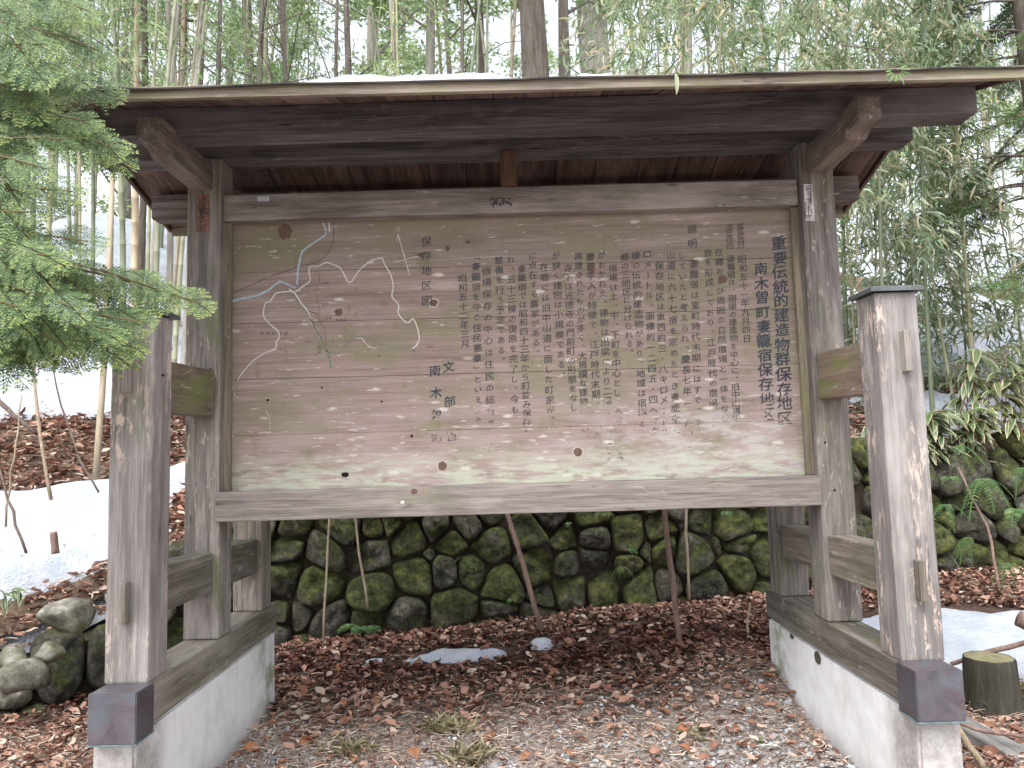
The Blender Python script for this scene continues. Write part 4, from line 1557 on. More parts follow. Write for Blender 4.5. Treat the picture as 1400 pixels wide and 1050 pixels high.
# nails on the posts
for (nx1, ny1, Yn) in ((223, 513, 3.2), (288, 505, 3.938), (1128, 605, 3.938), (1141, 670, 3.938)):
    q = at(nx1, ny1, Yn)
    o = box_bm('nail', .010, .004, .012, M['hole'], None, (q.x, Yn - .001, q.z), .002)
    child_at(o, sh)
# dark knot sockets and drain stains on the right foundation
for (kx, ky, r1, r2, Yk) in ((0, 4.47, .032, .014, .500), (0, 4.10, .045, .034, .480)):
    V = []
    for j in range(14):
        a_ = 2 * math.pi * j / 14
        w_ = 1 + .3 * mnoise.noise(Vector((math.cos(a_) * 2, math.sin(a_) * 2, ky)))
        V.append((XR - .0905, ky + r1 * w_ * math.cos(a_), Yk + r2 * w_ * math.sin(a_)))
    me = bpy.data.meshes.new('broken_plaster')
    me.from_pydata(V, [], [tuple(range(14))])
    child_at(link_mesh('broken_plaster', me, flat_mat('bare_hole', (.075, .062, .048), .6, 60)), sh)

# ------------------------------------------------------------------ ground cover
def inside_base(x, y):
    return ((np.abs(x - XL) < .11) | (np.abs(x - XR) < .11)) & (y > 3.09) & (y < 4.9)


def scatter(n, x0, x1, y0, y1, dens, zf, seed):
    r = np.random.default_rng(seed)
    x = r.uniform(x0, x1, n); y = r.uniform(y0, y1, n)
    keep = (r.random(n) < dens(x, y)) & (~inside_base(x, y))
    if zf is ground_z:
        for bx, by, brx, bry in ((-0.42, 5.50, .36, .15), (0.16, 5.60, .10, .11), (-1.02, 5.49, .09, .05), (3.05, 5.32, .9, .5), (-2.45, 5.35, .33, .26)):
            keep &= ((x - bx) / brx) ** 2 + ((y - by) / bry) ** 2 > 1.25
    x, y = x[keep], y[keep]
    return np.stack([x, y, zf(x, y)], -1), r


def lay(P, r, lift=.01, tilt=.5):
    n = len(P)
    a = r.uniform(0, 2 * np.pi, n)
    D = np.stack([np.cos(a), np.sin(a), r.normal(0, tilt * .4, n)], -1)
    N = unit(np.stack([r.normal(0, tilt, n), r.normal(0, tilt, n), np.ones(n)], -1))
    P = P + np.array([0, 0, 1]) * r.uniform(0, lift, n)[:, None]
    return P, D, N


def stuff(name, V, Fc, mat, label=None):
    o = link_mesh(name, np_mesh(name, V, Fc), mat, smooth=False)
    tag(o, label, None, None, 'stuff')
    return o


# dark wet leaves in the shade below the wall, dry ones in front
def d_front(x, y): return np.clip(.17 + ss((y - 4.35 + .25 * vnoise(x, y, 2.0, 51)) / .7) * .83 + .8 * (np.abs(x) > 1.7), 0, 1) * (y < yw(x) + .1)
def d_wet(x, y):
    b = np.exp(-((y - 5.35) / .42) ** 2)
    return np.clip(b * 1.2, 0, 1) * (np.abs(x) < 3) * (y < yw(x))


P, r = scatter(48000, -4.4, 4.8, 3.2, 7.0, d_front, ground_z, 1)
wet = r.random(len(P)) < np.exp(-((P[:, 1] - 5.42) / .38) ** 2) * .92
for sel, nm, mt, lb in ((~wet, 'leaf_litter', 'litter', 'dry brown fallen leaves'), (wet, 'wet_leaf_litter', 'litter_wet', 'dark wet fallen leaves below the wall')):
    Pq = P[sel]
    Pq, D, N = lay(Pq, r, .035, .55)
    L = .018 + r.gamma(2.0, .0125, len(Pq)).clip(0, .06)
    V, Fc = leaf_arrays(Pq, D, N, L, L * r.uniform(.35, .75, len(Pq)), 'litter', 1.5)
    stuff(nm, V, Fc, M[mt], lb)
# straw and broken stalks
def d_straw(x, y): return np.clip(.95 - np.abs(y - 4.3) * .95 + .5 * vnoise(x, y, 1.9, 30) + .30 * np.exp(-((y - 5.9) / .2) ** 2) * (x > .2), .04, 1) * (y < yw(x))
P, r = scatter(90000, -4.2, 4.6, 3.2, 6.6, d_straw, ground_z, 2)
P, D, N = lay(P, r, .04, .42)
L = .012 + r.gamma(1.8, .018, len(P)).clip(0, .11)
V, Fc = leaf_arrays(P, D, N, L, r.uniform(.0012, .006, len(P)), 'straw', .8)
stuff('dry_straw', V, Fc, M['straw'], 'dry straw and broken stalks')
# more leaves and straw on the hillside just above the wall
def hz_(x, y): return hill_z(x, y)
def d_hill(x, y):
    d = y - yw(x)
    return np.where((d > .05), np.clip(1.1 - d * .14, .12, 1), 0) * (snow_mask(x, y) < .06)
P, r = scatter(34000, -8, 9.5, 2.6, 12, d_hill, hz_, 3)
P, D, N = lay(P, r, .06, .6)
L = r.uniform(.04, .11, len(P))
V, Fc = leaf_arrays(P, D, N, L, L * r.uniform(.25, .6, len(P)), 'litter', 1.2)
stuff('hillside_litter', V, Fc, M['litter'], 'brown fallen leaves on the bank')
P, r = scatter(14000, -8, 9.5, 2.6, 11, lambda x, y: d_hill(x, y) * .8, hz_, 4)
P, D, N = lay(P, r, .08, .6)
L = r.uniform(.06, .22, len(P))
V, Fc = leaf_arrays(P, D, N, L, r.uniform(.004, .014, len(P)), 'straw', 1.0)
stuff('hillside_straw', V, Fc, M['straw'], 'dry bamboo sheaths and stalks on the bank')
P, r = scatter(16000, -6.2, -2.0, 4.4, 9.2, lambda x, y: (snow_mask(x, y) < .03) * (y > yw(x) + .05), hz_, 34)
P, D, N = lay(P, r, .07, .6)
L = .03 + r.gamma(2, .018, len(P)).clip(0, .1)
V, Fc = leaf_arrays(P, D, N, L, L * r.uniform(.15, .6, len(P)), 'litter', 1.4)
stuff('bank_litter', V, Fc, M['litter'], 'thick brown litter on the bare strip between the snow')
# debris on the snow
P, r = scatter(2200, -7, 8, 3.5, 11, lambda x, y: (snow_mask(x, y) > .05) * .7, snow_z, 5)
P, D, N = lay(P, r, .01, .2)
L = r.uniform(.02, .12, len(P))
V, Fc = leaf_arrays(P, D, N, L, r.uniform(.003, .012, len(P)), 'straw', .5)
stuff('snow_litter', V, Fc, M['litter'], 'needles and leaf bits lying on the snow')
# gravel
ico_v, ico_f = [], []
bm = bmesh.new(); bmesh.ops.create_icosphere(bm, subdivisions=1, radius=1)
ico_v = np.array([v_.co[:] for v_ in bm.verts]); ico_f = np.array([[v_.index for v_ in f_.verts] for f_ in bm.faces]); bm.free()
P, r = scatter(12000, -1.6, 1.75, 3.4, 5.0, lambda x, y: np.clip((4.6 - y) * 1.3 + .5 * vnoise(x, y, 1.3, 44) + .35 * (x > .2), 0, 1) * .8, ground_z, 6)
n = len(P)
sz = r.gamma(2.2, .0032, n) + .003
sc_ = sz[:, None] * r.uniform(.6, 1.3, (n, 3)) * np.array([1, 1, .6])
ang = r.uniform(0, 6.28, n)
V = ico_v[None] * sc_[:, None, :] * (1 + r.normal(0, .12, (n, 12, 1)))
ca, sa = np.cos(ang)[:, None], np.sin(ang)[:, None]
V = np.stack([V[..., 0] * ca - V[..., 1] * sa, V[..., 0] * sa + V[..., 1] * ca, V[..., 2]], -1) + P[:, None, :] + np.array([0, 0, .006])
stuff('gravel', V.reshape(-1, 3), (ico_f[None] + (np.arange(n) * 12)[:, None, None]).reshape(-1, 3), M['gravel'], 'small grey gravel')

# larger curled russet leaves one can pick out
lp = []
for k in range(4):
    nu, nv = 9, 7
    V, Fc = [], []
    for i in range(nu):
        t = i / (nu - 1)
        w = (.04 + .5 * math.sin(math.pi * min(1, t * .93 + .04)) ** .8) * (1 + .22 * math.sin(t * 17 + k))
        for j in range(nv):
            s = (j / (nv - 1) - .5) * 2
            V.append((t - .5, s * w * .72, .10 * s * s + .10 * math.sin(t * 5 + k * 2) + .05 * math.sin(s * 4 + k) + .10 * s * t * (k - 1.5)))
    for i in range(nu - 1):
        for j in range(nv - 1):
            a = i * nv + j
            Fc.append((a, a + 1, a + nv + 1, a + nv))
    me = np_mesh('fallen_leaf', np.array(V), Fc)
    me.materials.append(M['litter_red'])
    me.polygons.foreach_set('use_smooth', [True] * len(me.polygons))
    lp.append(me)
r2 = random.Random(77)
cnt = 0
while cnt < 60:
    x, y = r2.uniform(-1.45, 1.5), r2.uniform(4.02, 5.6)
    o = bpy.data.objects.new('fallen_leaf', lp[cnt % 4])
    COL.objects.link(o)
    s = r2.uniform(.045, .095)
    o.location = (x, y, gz(x, y) + .028)
    o.scale = (s, s, s)
    o.rotation_euler = (r2.uniform(-.5, .5), r2.uniform(-.5, .5), r2.uniform(0, 6.3))
    tag(o, 'curled russet leaf lying on the litter in front of the stone wall', 'fallen leaf', 'curled russet leaves on the ground')
    cnt += 1


# ------------------------------------------------------------------ sticks, canes, stump, logs
def stick(label, pts, r0, r1, mat, name='stick', cat='stick', group=None, k=7, wob=.008):
    P_ = []
    n = 9
    pts = [Vector(q) for q in pts]
    for i in range(n):
        t = i / (n - 1) * (len(pts) - 1)
        j = min(int(t), len(pts) - 2)
        q = pts[j].lerp(pts[j + 1], t - j)
        if 0 < i < n - 1: q = q + Vector((random.uniform(-wob, wob), random.uniform(-wob, wob), 0))
        P_.append(q)
    rad = [r0 + (r1 - r0) * i / (n - 1) * 1.0 + random.uniform(-.001, .001) for i in range(n)]
    o = tube(name, P_, rad, mat, None, k, origin=P_[0])
    tag(o, label, cat, group)
    return o


stick('thick reddish stick leaning against the stone wall under the board centre', [at(741, 862, 5.75), at(694, 700, 6.02), at(675, 640, 6.2)], .021, .015, M['stick'])
stick('straight dark pinkish stick standing before the lichen spotted boulder', [at(931, 892, 5.35), at(907, 695, 5.55), at(896, 600, 5.65)], .022, .016, M['stick'])
stick('thin upright cane near the mossy rear post', [at(442, 884, 5.6), at(450, 705, 5.85), at(453, 640, 5.95)], .010, .007, M['cane'], 'cane', 'cane')
stick('thin bent cane rising from the fern', [at(503, 832, 5.9), at(492, 760, 6.0), at(484, 705, 6.02), at(478, 640, 6.1)], .011, .008, M['cane'], 'cane', 'cane')
stick('short broken cane hanging in front of the round stones', [at(942, 820, 6.1), at(938, 700, 6.15), at(936, 640, 6.2)], .012, .010, M['cane'], 'cane', 'cane')
stick('short pale stub of cane beside the foundation', [at(1021, 868, 5.5), at(1025, 824, 5.5)], .010, .009, M['cane'], 'cane', 'cane')
stick('fallen twig lying on the dark leaves', [at(800, 913, 5.2), at(880, 925, 5.1), at(962, 962, 4.9)], .006, .004, M['twig'], 'twig', 'twig', wob=.01)
stick('small forked twig among the leaves in the centre', [at(905, 900, 5.3), at(950, 958, 4.9)], .005, .003, M['twig'], 'twig', 'twig')
# saplings and canes on the snowy bank
stick('dark leaning branch stuck in the upper snow', [at(-30, 520, 6.4), at(10, 560, 6.3), at(48, 592, 6.3)], .022, .018, M['twig'], 'branch', 'branch')
stick('pale thin cane rising from the snow bank', [at(70, 683, 5.9), at(56, 600, 6.0), at(48, 520, 6.1), at(42, 420, 6.2)], .014, .010, M['cane'], 'cane', 'cane')
stick('slanting grey twig beside the yellow bamboo', [at(135, 673, 6.0), at(105, 620, 6.1), at(80, 545, 6.2), at(70, 480, 6.2)], .009, .006, M['twig'], 'cane', 'cane')
stick('yellowish bamboo stem rooted beside the peeling post', [at(131, 655, 6.1), at(138, 560, 6.2), at(146, 440, 6.3), at(152, 300, 6.5), at(158, 180, 6.7)], .028, .020, M['culm_dry'], 'leaning_bamboo', 'bamboo')
stick('purple brown twig leaning at the lower snow edge', [at(36, 756, 5.0), at(18, 705, 5.05), at(5, 660, 5.1), at(-10, 600, 5.2)], .010, .007, M['twig'], 'cane', 'cane')
stick('slim upright twig beside the purple brown one', [at(8, 720, 5.1), at(15, 650, 5.2), at(24, 600, 5.3), at(30, 540, 5.4)], .007, .005, M['cane'], 'cane', 'cane')
stick('cut brown bamboo stub poking out of the snow', [at(76, 757, 5.35), at(73, 727, 5.35)], .026, .024, M['stick'], 'bamboo_stub', 'stub', k=10, wob=0)
# right side
stick('long reddish branch lying over the stump', [at(1300, 908, 4.6), at(1345, 893, 4.55), at(1410, 876, 4.5), at(1500, 850, 4.4)], .012, .018, M['stick'], 'branch', 'branch')
stick('thick broken branch end at the snow patch edge', [at(1392, 845, 4.7), at(1440, 870, 4.6)], .05, .05, M['stick'], 'branch', 'branch')
stick('thin cane leaning over the ferny stones', [at(1366, 805, 5.6), at(1350, 720, 5.8), at(1310, 640, 6.1)], .012, .008, M['stick'], 'cane', 'cane')
stick('yellowish slanted branch at the foot of the stump', [at(1345, 1050, 3.7), at(1318, 1010, 3.75), at(1300, 975, 3.9)], .018, .012, M['cane'], 'branch', 'branch')
stick('dark thin branch beside the grey plank', [at(1300, 985, 3.95), at(1345, 1000, 3.9), at(1420, 1010, 3.85)], .010, .008, M['stick'], 'branch', 'branch')
lg = beam('old_plank', at(1300, 985, 4.15), at(1480, 1085, 3.65), .14, .07, M['log_grey'], None, bev=.012, jit=.006)
tag(lg, 'grey weathered plank half buried in dry leaves beside the stump', 'plank')

st = empty('tree_stump', at(1357, 966, 4.45))
tag(st, 'short dark tree stump with pale mossy cut top beside the snow', 'tree stump')
k_, V, Fc = 26, [], []
hh_ = .275
for i, (z_, rr_) in enumerate(((-.08, 1.22), (0, 1.12), (.06, 1.04), (.16, 1.0), (hh_ - .012, .97), (hh_, .93))):
    for j in range(k_):
        a_ = 2 * math.pi * j / k_
        w_ = .135 * rr_ * (1 + .09 * mnoise.noise(Vector((math.cos(a_) * 2.2, math.sin(a_) * 2.2, 0))) + .035 * math.sin(a_ * 9))
        V.append((w_ * math.cos(a_), w_ * math.sin(a_), z_))
for i in range(5):
    for j in range(k_):
        Fc.append((i * k_ + j, i * k_ + (j + 1) % k_, (i + 1) * k_ + (j + 1) % k_, (i + 1) * k_ + j))
me = bpy.data.meshes.new('stump_bark'); me.from_pydata(V, [], Fc)
link_mesh('stump_bark', me, bark('dark_stump_bark', (.02, .018, .014), (.085, .078, .06)), st, smooth=True)
V2 = [(a * .99, b * .99, c - .003 + .006 * mnoise.noise(Vector((a * 20, b * 20, 0)))) for a, b, c in V[-k_:]] + [(0, 0, hh_ - .006)]
me = bpy.data.meshes.new('cut_top'); me.from_pydata(V2, [], [(j, (j + 1) % k_, k_) for j in range(k_)])
link_mesh('cut_top', me, M['wood_cut'], st)


# ------------------------------------------------------------------ ferns
def fern(label, base, n, L, seed, up=.7, facing=(-.1, -1), hang=False):
    r_ = random.Random(seed)
    root = empty('fern', base)
    tag(root, label, 'fern')
    for i in range(n):
        a = math.atan2(facing[1], facing[0]) + r_.uniform(-1.3, 1.3)
        ln = L * r_.uniform(.7, 1.1)
        m_ = 17
        axis = []
        for j in range(m_ + 1):
            t = j / m_
            h = (.12 * t - .80 * t * t) if hang else (up * t - .75 * t * t)
            axis.append(np.array([math.cos(a) * t * (.75 if hang else .85), math.sin(a) * t * (.55 if hang else .85), h]) * ln)
        Pn, Dn, Ln = [], [], []
        sidev = np.array([-math.sin(a), math.cos(a), 0])
        for j in range(1, m_ + 1):
            t = j / m_
            tan = axis[j] - axis[j - 1]; tan /= np.linalg.norm(tan)
            l = ln * (.125 if hang else .22) * math.sin(math.pi * (t * .84 + .12)) ** .7
            for s in (-1, 1):
                Pn.append(axis[j]); Dn.append(sidev * s * .9 + tan * .45); Ln.append(l)
        nrm = np.tile([math.cos(a) * .5, math.sin(a) * .5, .8], (len(Pn), 1))
        V1, F1 = leaf_arrays(Pn, Dn, nrm, np.array(Ln), np.array(Ln) * .24, 'blade')
        ax = [Vector(q) for q in axis]
        V2, F2 = tube_arrays(ax, ln * .012, 4, False)
        V, Fc = join_arrays([(V1, F1), (np.array([tuple(q) for q in V2]), np.array(F2))])
        o = link_mesh('frond', np_mesh('frond', V, Fc), M['fern'], root)


def fpos(px, py, Y, d=0): return at(px, py, Y)


fern('bright fern growing at the wall foot beside a thin cane', at(500, 865, 5.92), 9, .26, 1, .9)
fern('small fern in the wall joint near the leaning stick', at(632, 762, 6.02), 3, .17, 2, hang=True)
fern('tiny fern under the boulder beside the leaning stick', at(702, 820, 6.0), 3, .10, 3, .6)
fern('small fern pair between two dark boulders', at(850, 775, 6.03), 4, .16, 4, hang=True)
fern('little fern just above the hanging pair', at(858, 752, 6.05), 3, .12, 5, .6)
fern('tiny fern sprig just under the board rail', at(826, 704, 6.1), 3, .12, 6, .7)
fern('drooping fern sprig high on the wall near the rear post', at(992, 700, 6.15), 3, .16, 7, .4)
fern('thin fern peeping over the wall below the board', at(780, 716, 6.08), 2, .12, 16, .6)
fern('large hanging fern on the stones beside the front post', at(1345, 655, 5.9), 6, .40, 8, hang=True)
fern('narrow hanging fern between post and mossy stones', at(1294, 690, 6.0), 4, .34, 9, hang=True)
fern('fern growing out of the bank at the picture corner', at(1392, 700, 5.7), 6, .30, 10, .5)
fern('small fern behind the post above mossy rocks', at(1300, 655, 6.2), 4, .2, 11, .6)
for (px_, py_, Y_, L_, sd_, lb) in ((1325, 735, 6.25, .30, 31, 'drooping fern low on the rightmost stretch of wall beside a thin cane'), (1375, 770, 6.2, .26, 32, 'fern at the wall foot behind the tree stump'),
        (1200, 690, 6.3, .2, 33, 'small fern seen between main post and front post'), (1310, 610, 6.3, .28, 34, 'fern under the dwarf bamboo on the bank'), (1395, 640, 6.1, .3, 35, 'fern fronds entering at the picture border')):
    fern(lb, at(px_, py_, Y_), 5, L_, sd_, hang=True)
for (px_, py_, s_, lb) in ((1075, 1035, .05, 'tiny bright green weed at the foundation foot'), (1040, 1015, .035, 'smaller pale weed just behind the bright one')):
    rt = empty('weed', at(px_, py_, 3.98 if px_ > 1050 else 4.1))
    tag(rt, lb, 'weed')
    n_ = 12
    a_ = RNG.uniform(0, 6.28, n_)
    D = np.stack([np.cos(a_), np.sin(a_), RNG.uniform(.1, .8, n_)], -1)
    V, Fc = leaf_arrays(np.zeros((n_, 3)), D, np.tile([0, 0, 1.], (n_, 1)), s_ * RNG.uniform(.6, 1.1, n_), s_ * .4, 'blade')
    link_mesh('weed_leaves', np_mesh('weed_leaves', V, Fc), M['green_leaf'], rt)


# grass tufts in the gravel
def tuft(label, px_, py_, n_, L_, seed):
    r = np.random.default_rng(seed)
    # find the ground point under this pixel
    Y = 4.0
    for _ in range(30):
        q = at(px_, py_, Y)
        Y += (q.z - gz(q.x, q.y)) * 1.5
    rt = empty('grass_tuft', (q.x, q.y, gz(q.x, q.y)))
    tag(rt, label, 'grass tuft')
    a = r.uniform(0, 6.28, n_)
    P = np.stack([r.normal(0, .05, n_), r.normal(0, .035, n_), np.zeros(n_)], -1)
    D = np.stack([np.cos(a), np.sin(a), r.uniform(.25, 1.3, n_)], -1)
    V, Fc = leaf_arrays(P, D, unit(r.normal(0, 1, (n_, 3)) + [0, 0, 1]), L_ * r.uniform(.3, 1.1, n_), .0024, 'blade', 2.5)
    link_mesh('grass_blades', np_mesh('grass_blades', V, Fc), M['grass'], rt)


tuft('pale grass tuft in the gravel at the frame bottom', 480, 1030, 200, .12, 1)
tuft('yellow green grass tuft in front of the long snow patch', 612, 1000, 220, .13, 2)
tuft('wide grass tuft nearest the picture bottom centre', 640, 1042, 220, .12, 3)
tuft('sparse grass tuft beside the weeds', 955, 1005, 60, .09, 4)
tuft('dry grass tuft at the foot of the stump', 1340, 965, 110, .17, 5)
tuft('tall dry grass tuft against the plank', 1385, 955, 110, .18, 6)


# ------------------------------------------------------------------ dwarf bamboo (sasa) with pale margins
def sasa_plant(label, base, h, nl, seed, lean=(0, 0), leafL=.235):
    r_ = random.Random(seed)
    root = empty('dwarf_bamboo', base)
    tag(root, label, 'dwarf bamboo')
    stems = []
    L1, D1, N1, P1 = [], [], [], []
    for s in range(3):
        ax, ay = r_.uniform(-.2, .2) + lean[0], r_.uniform(-.25, .05) + lean[1]
        pts = [Vector((ax * t * h, ay * t * h, h * t * r_.uniform(.9, 1.0) - .05 * t * t)) + Vector((s * .05 - .05, 0, 0)) for t in (0, .35, .7, 1)]
        stems.append(tube_arrays(pts, [.006, .005, .004, .002], 5, False))
        for j in range(nl):
            t = r_.uniform(.45, 1)
            q = pts[0].lerp(pts[-1], t)
            a = r_.uniform(-2.9, -.2)
            P1.append(q); D1.append((math.cos(a), math.sin(a), r_.uniform(-.95, .25))); N1.append((r_.uniform(-.4, .4), -.45, 1)); L1.append(leafL * r_.uniform(.7, 1.15))
    V, Fc = join_arrays([(np.array([tuple(q) for q in a]), np.array(b)) for a, b in stems])
    link_mesh('stems', np_mesh('stems', V, Fc), M['cane'], root)
    P1 = np.array([tuple(q) for q in P1]); L1 = np.array(L1)
    V1, F1 = leaf_arrays(P1, D1, N1, L1, L1 * .21, 'blade', 1.4)
    V2, F2 = leaf_arrays(P1, D1, N1, L1 * 1.02, L1 * .285, 'blade', 1.4)
    Nn = unit(np.array(N1, float))
    V2 = V2 - np.repeat(Nn, 15, axis=0) * .0018
    V, Fc = join_arrays([(V1, F1), (V2, F2)])
    me = np_mesh('leaves', V, Fc, [0] * len(F1) + [1] * len(F2))
    link_mesh('leaves', me, [M['sasa'], M['sasa_edge']], root)
    # withered leaves hanging on the stems
    nd = 6
    idx = [r_.randrange(len(P1)) for _ in range(nd)]
    Dd = [(r_.uniform(-.5, .5), r_.uniform(-.6, .1), -1) for _ in range(nd)]
    V, Fc = leaf_arrays(P1[idx] - [0, 0, .05], Dd, [(1, -.5, 0)] * nd, leafL * .9, .028, 'blade', 1)
    link_mesh('withered_leaves', np_mesh('withered_leaves', V, Fc), M['dead_leaf'], root)


sp_list = [(1345, 620, 6.25, .4), (1395, 560, 6.3, .4), (1300, 560, 6.6, .4), (1270, 640, 6.5, .3), (1360, 540, 6.6, .4), (1330, 560, 6.3, .30), (1385, 590, 6.2, .34), (1290, 600, 6.5, .36), (1240, 610, 6.9, .40), (1205, 560, 7.2, .42), (1365, 640, 6.0, .30),
           (1320, 690, 6.15, .26), (1398, 500, 6.7, .45), (1350, 480, 7.2, .5), (1300, 480, 7.4, .5), (1185, 620, 6.9, .3)]
sl = ['dwarf bamboo spray hanging over the wall edge above the ferns', 'dwarf bamboo with withered tips over the high bank', 'dwarf bamboo clump rising beside the post cap', 'low dwarf bamboo sprig hugging the post side', 'dwarf bamboo clump between snow and litter', 'dwarf bamboo drooping over the snow patch above the wall', 'dwarf bamboo with broad pale edged leaves at the picture border', 'dwarf bamboo clump just behind the front post top',
      'low dwarf bamboo between the main post and front post', 'dwarf bamboo beside the mossy rail end', 'dwarf bamboo hanging over the big fern',
      'small dwarf bamboo sprouting from the stones', 'tall dwarf bamboo below the cedar', 'dwarf bamboo in front of the thicket', 'dwarf bamboo above the copper edged post cap', 'dwarf bamboo sprig near the stone wall top']
for i, ((px_, py_, Y_, h_), lb) in enumerate(zip(sp_list, sl)):
    q = at(px_, py_, Y_)
    z0 = hz(q.x, max(Y_, float(yw(q.x)) + .1))
    sasa_plant(lb, (q.x, max(Y_, float(yw(q.x)) + .1), z0 - .02), max(.22, q.z - z0 + .12), 9, 40 + i)
q = at(22, 800, 4.9)
sasa_plant('small dark bamboo sprig lying against the lower snow', (q.x, q.y, q.z - .12), .16, 3, 90, leafL=.11)


# ------------------------------------------------------------------ bamboo
def culm_mesh(name, Hh, r0, bend, seed, mat):
    r_ = random.Random(seed)
    P_, R_, z = [], [], 0.0
    k = 0
    az = r_.uniform(0, 6.28)
    while z < Hh:
        t = z / Hh
        off = Vector((math.cos(az), math.sin(az), 0)) * bend * t ** 2.2 * Hh
        rr_ = r0 * (1 - .75 * t)
        for dz, f_ in ((-.012, 1.0), (0, 1.16), (.012, .98)):
            P_.append(off + Vector((0, 0, z + dz))); R_.append(rr_ * f_)
        z += (.20 + .14 * math.sin(min(1, t * 2) * 1.57)) * r_.uniform(.9, 1.1)
        k += 1
    V, Fc = tube_arrays(P_, R_, 8, False)
    me = np_mesh(name, np.array([tuple(q) for q in V]), Fc)
    me.materials.append(mat)
    me.polygons.foreach_set('use_smooth', [True] * len(me.polygons))
    return me, az, bend


def foliage_mesh(name, Hh, zlo, n_br, n_lf, spread, leafL, seed, mat, az, bend, droop=.5, dead=0.0, twigr=.004):
    """side branches carrying drooping narrow leaves"""
    r = np.random.default_rng(seed)
    parts, Ps, Ds, Ns, Ls = [], [], [], [], []
    for b in range(n_br):
        z = zlo + (Hh - zlo) * (b + r.random()) / n_br
        t = z / Hh
        off = np.array([math.cos(az), math.sin(az), 0]) * bend * t ** 2.2 * Hh
        a = r.uniform(0, 6.28)
        ln = spread * r.uniform(.5, 1.1) * (1.05 - .45 * t)
        d = np.array([math.cos(a), math.sin(a), 0])
        rise = r.uniform(.25, .7)
        pts = [off + np.array([0, 0, z]) + d * ln * s + np.array([0, 0, ln * (rise * s - (rise + droop * .5) * s * s)]) for s in np.linspace(0, 1, 6)]
        V1, F1 = tube_arrays([Vector(q) for q in pts], [twigr * (1 - .13 * k_) for k_ in range(6)], 3, False)
        parts.append((np.array([tuple(q) for q in V1]), np.array(F1)))
        m = int(n_lf * r.uniform(.6, 1.3))
        s = r.uniform(.15, 1, m) ** .8
        base = np.array([np.array([np.interp(x_, np.linspace(0, 1, 6), [p_[c_] for p_ in pts]) for c_ in range(3)]) for x_ in s])
        jit = r.normal(0, 1, (m, 3)) * np.array([.10, .10, .07]) * spread * .9
        Ps.append(base + jit)
        aa = r.uniform(0, 6.28, m)
        Ds.append(np.stack([np.cos(aa) * .7 + d[0] * .5, np.sin(aa) * .7 + d[1] * .5, r.normal(-.55, .45, m)], -1))
        Ns.append(np.stack([r.normal(0, .5, m), r.normal(0, .5, m), np.ones(m)], -1))
        Ls.append(leafL * r.uniform(.4, 1.2, m))
    P = np.concatenate(Ps); D = np.concatenate(Ds); N = np.concatenate(Ns); L = np.concatenate(Ls)
    V, Fc = leaf_arrays(P, D, N, L, L * r.uniform(.11, .18, len(L)), 'blade', 1.5)
    nf = len(Fc)
    VT, FT = join_arrays(parts)
    V2, F2 = join_arrays([(V, Fc), (VT, FT)])
    me = np_mesh(name, V2, F2, [0] * nf + [1] * (len(F2) - nf))
    me.materials.append(mat); me.materials.append(M['culm_dry'])
    return me


CULMS, FOL = [], []
for i in range(6):
    me, az, bd = culm_mesh('culm', 8.0, (.020, .028, .036, .044, .025, .032)[i], .04 + .03 * (i % 3), 100 + i, M['culm'] if i % 3 else M['culm_dry'])
    CULMS.append(me)
    FOL.append(foliage_mesh('foliage', 8.0, 2.4 if i % 2 else 3.2, 30, 24, 1.1, .15, 200 + i, M['far_leaf'], az, bd))


def plant_bamboo(px_, Y_, i, sc, label, group, rz=None, fol=True, z_off=0.0, fscale=1.0, lean=0.0):
    q = at(px_, 500, Y_)
    z0 = hz(q.x, Y_)
    root = empty('bamboo', (q.x, Y_, z0 - .1 + z_off))
    root.rotation_euler = (lean * .5, lean, rz if rz is not None else RNG.uniform(0, 6.28))
    root.scale = (sc, sc, sc)
    tag(root, label, 'bamboo', group)
    c = bpy.data.objects.new('culm', CULMS[i]); COL.objects.link(c); c.parent = root
    if fol:
        f_ = bpy.data.objects.new('foliage', FOL[i]); COL.objects.link(f_); f_.parent = root
        f_.scale = (fscale, fscale, 1)
    return root


rb_ = random.Random(50)
# row seen over the roof and through the gap at the cypress
for k in range(54):
    px_ = rb_.uniform(-60, 450) if k < 42 else rb_.uniform(450, 720)
    Y_ = rb_.uniform(9, 17)
    fo_ = rb_.random() < (.62 if k < 42 else .3)
    plant_bamboo(px_, Y_, rb_.randrange(6), rb_.uniform(.85, 1.25), 'slender leafy bamboo in the pale thicket on the slope behind the sign' if fo_ else 'bare slender bamboo pole in the thicket behind the sign', 'bamboo thicket behind the sign',
                 fol=fo_, lean=rb_.gauss(0, .05))
for k, (px_, Y_) in enumerate(((108, 8.6), (125, 9.4), (168, 8.2), (182, 9.0), (199, 8.4), (212, 7.8), (224, 7.9), (236, 8.5), (150, 10.5), (242, 10.0), (95, 10.0), (60, 9.0), (30, 8.4))):
    plant_bamboo(px_, Y_, k % 6, .95 + .05 * (k % 4), ('leafy' if k % 2 == 0 else 'leafless') + ' bamboo pole standing in snow between cypress and main post', 'bamboo poles between the cypress and the post', fol=k % 2 == 0, lean=rb_.gauss(0, .04))
for k in range(16):
    px_ = rb_.uniform(860, 1450)
    Y_ = rb_.uniform(10.5, 16)
    plant_bamboo(px_, Y_, rb_.randrange(6), rb_.uniform(.85, 1.2), 'bamboo stem in the leafy thicket behind the gable end', 'bamboo stems behind the gable end', lean=rb_.gauss(0, .06))

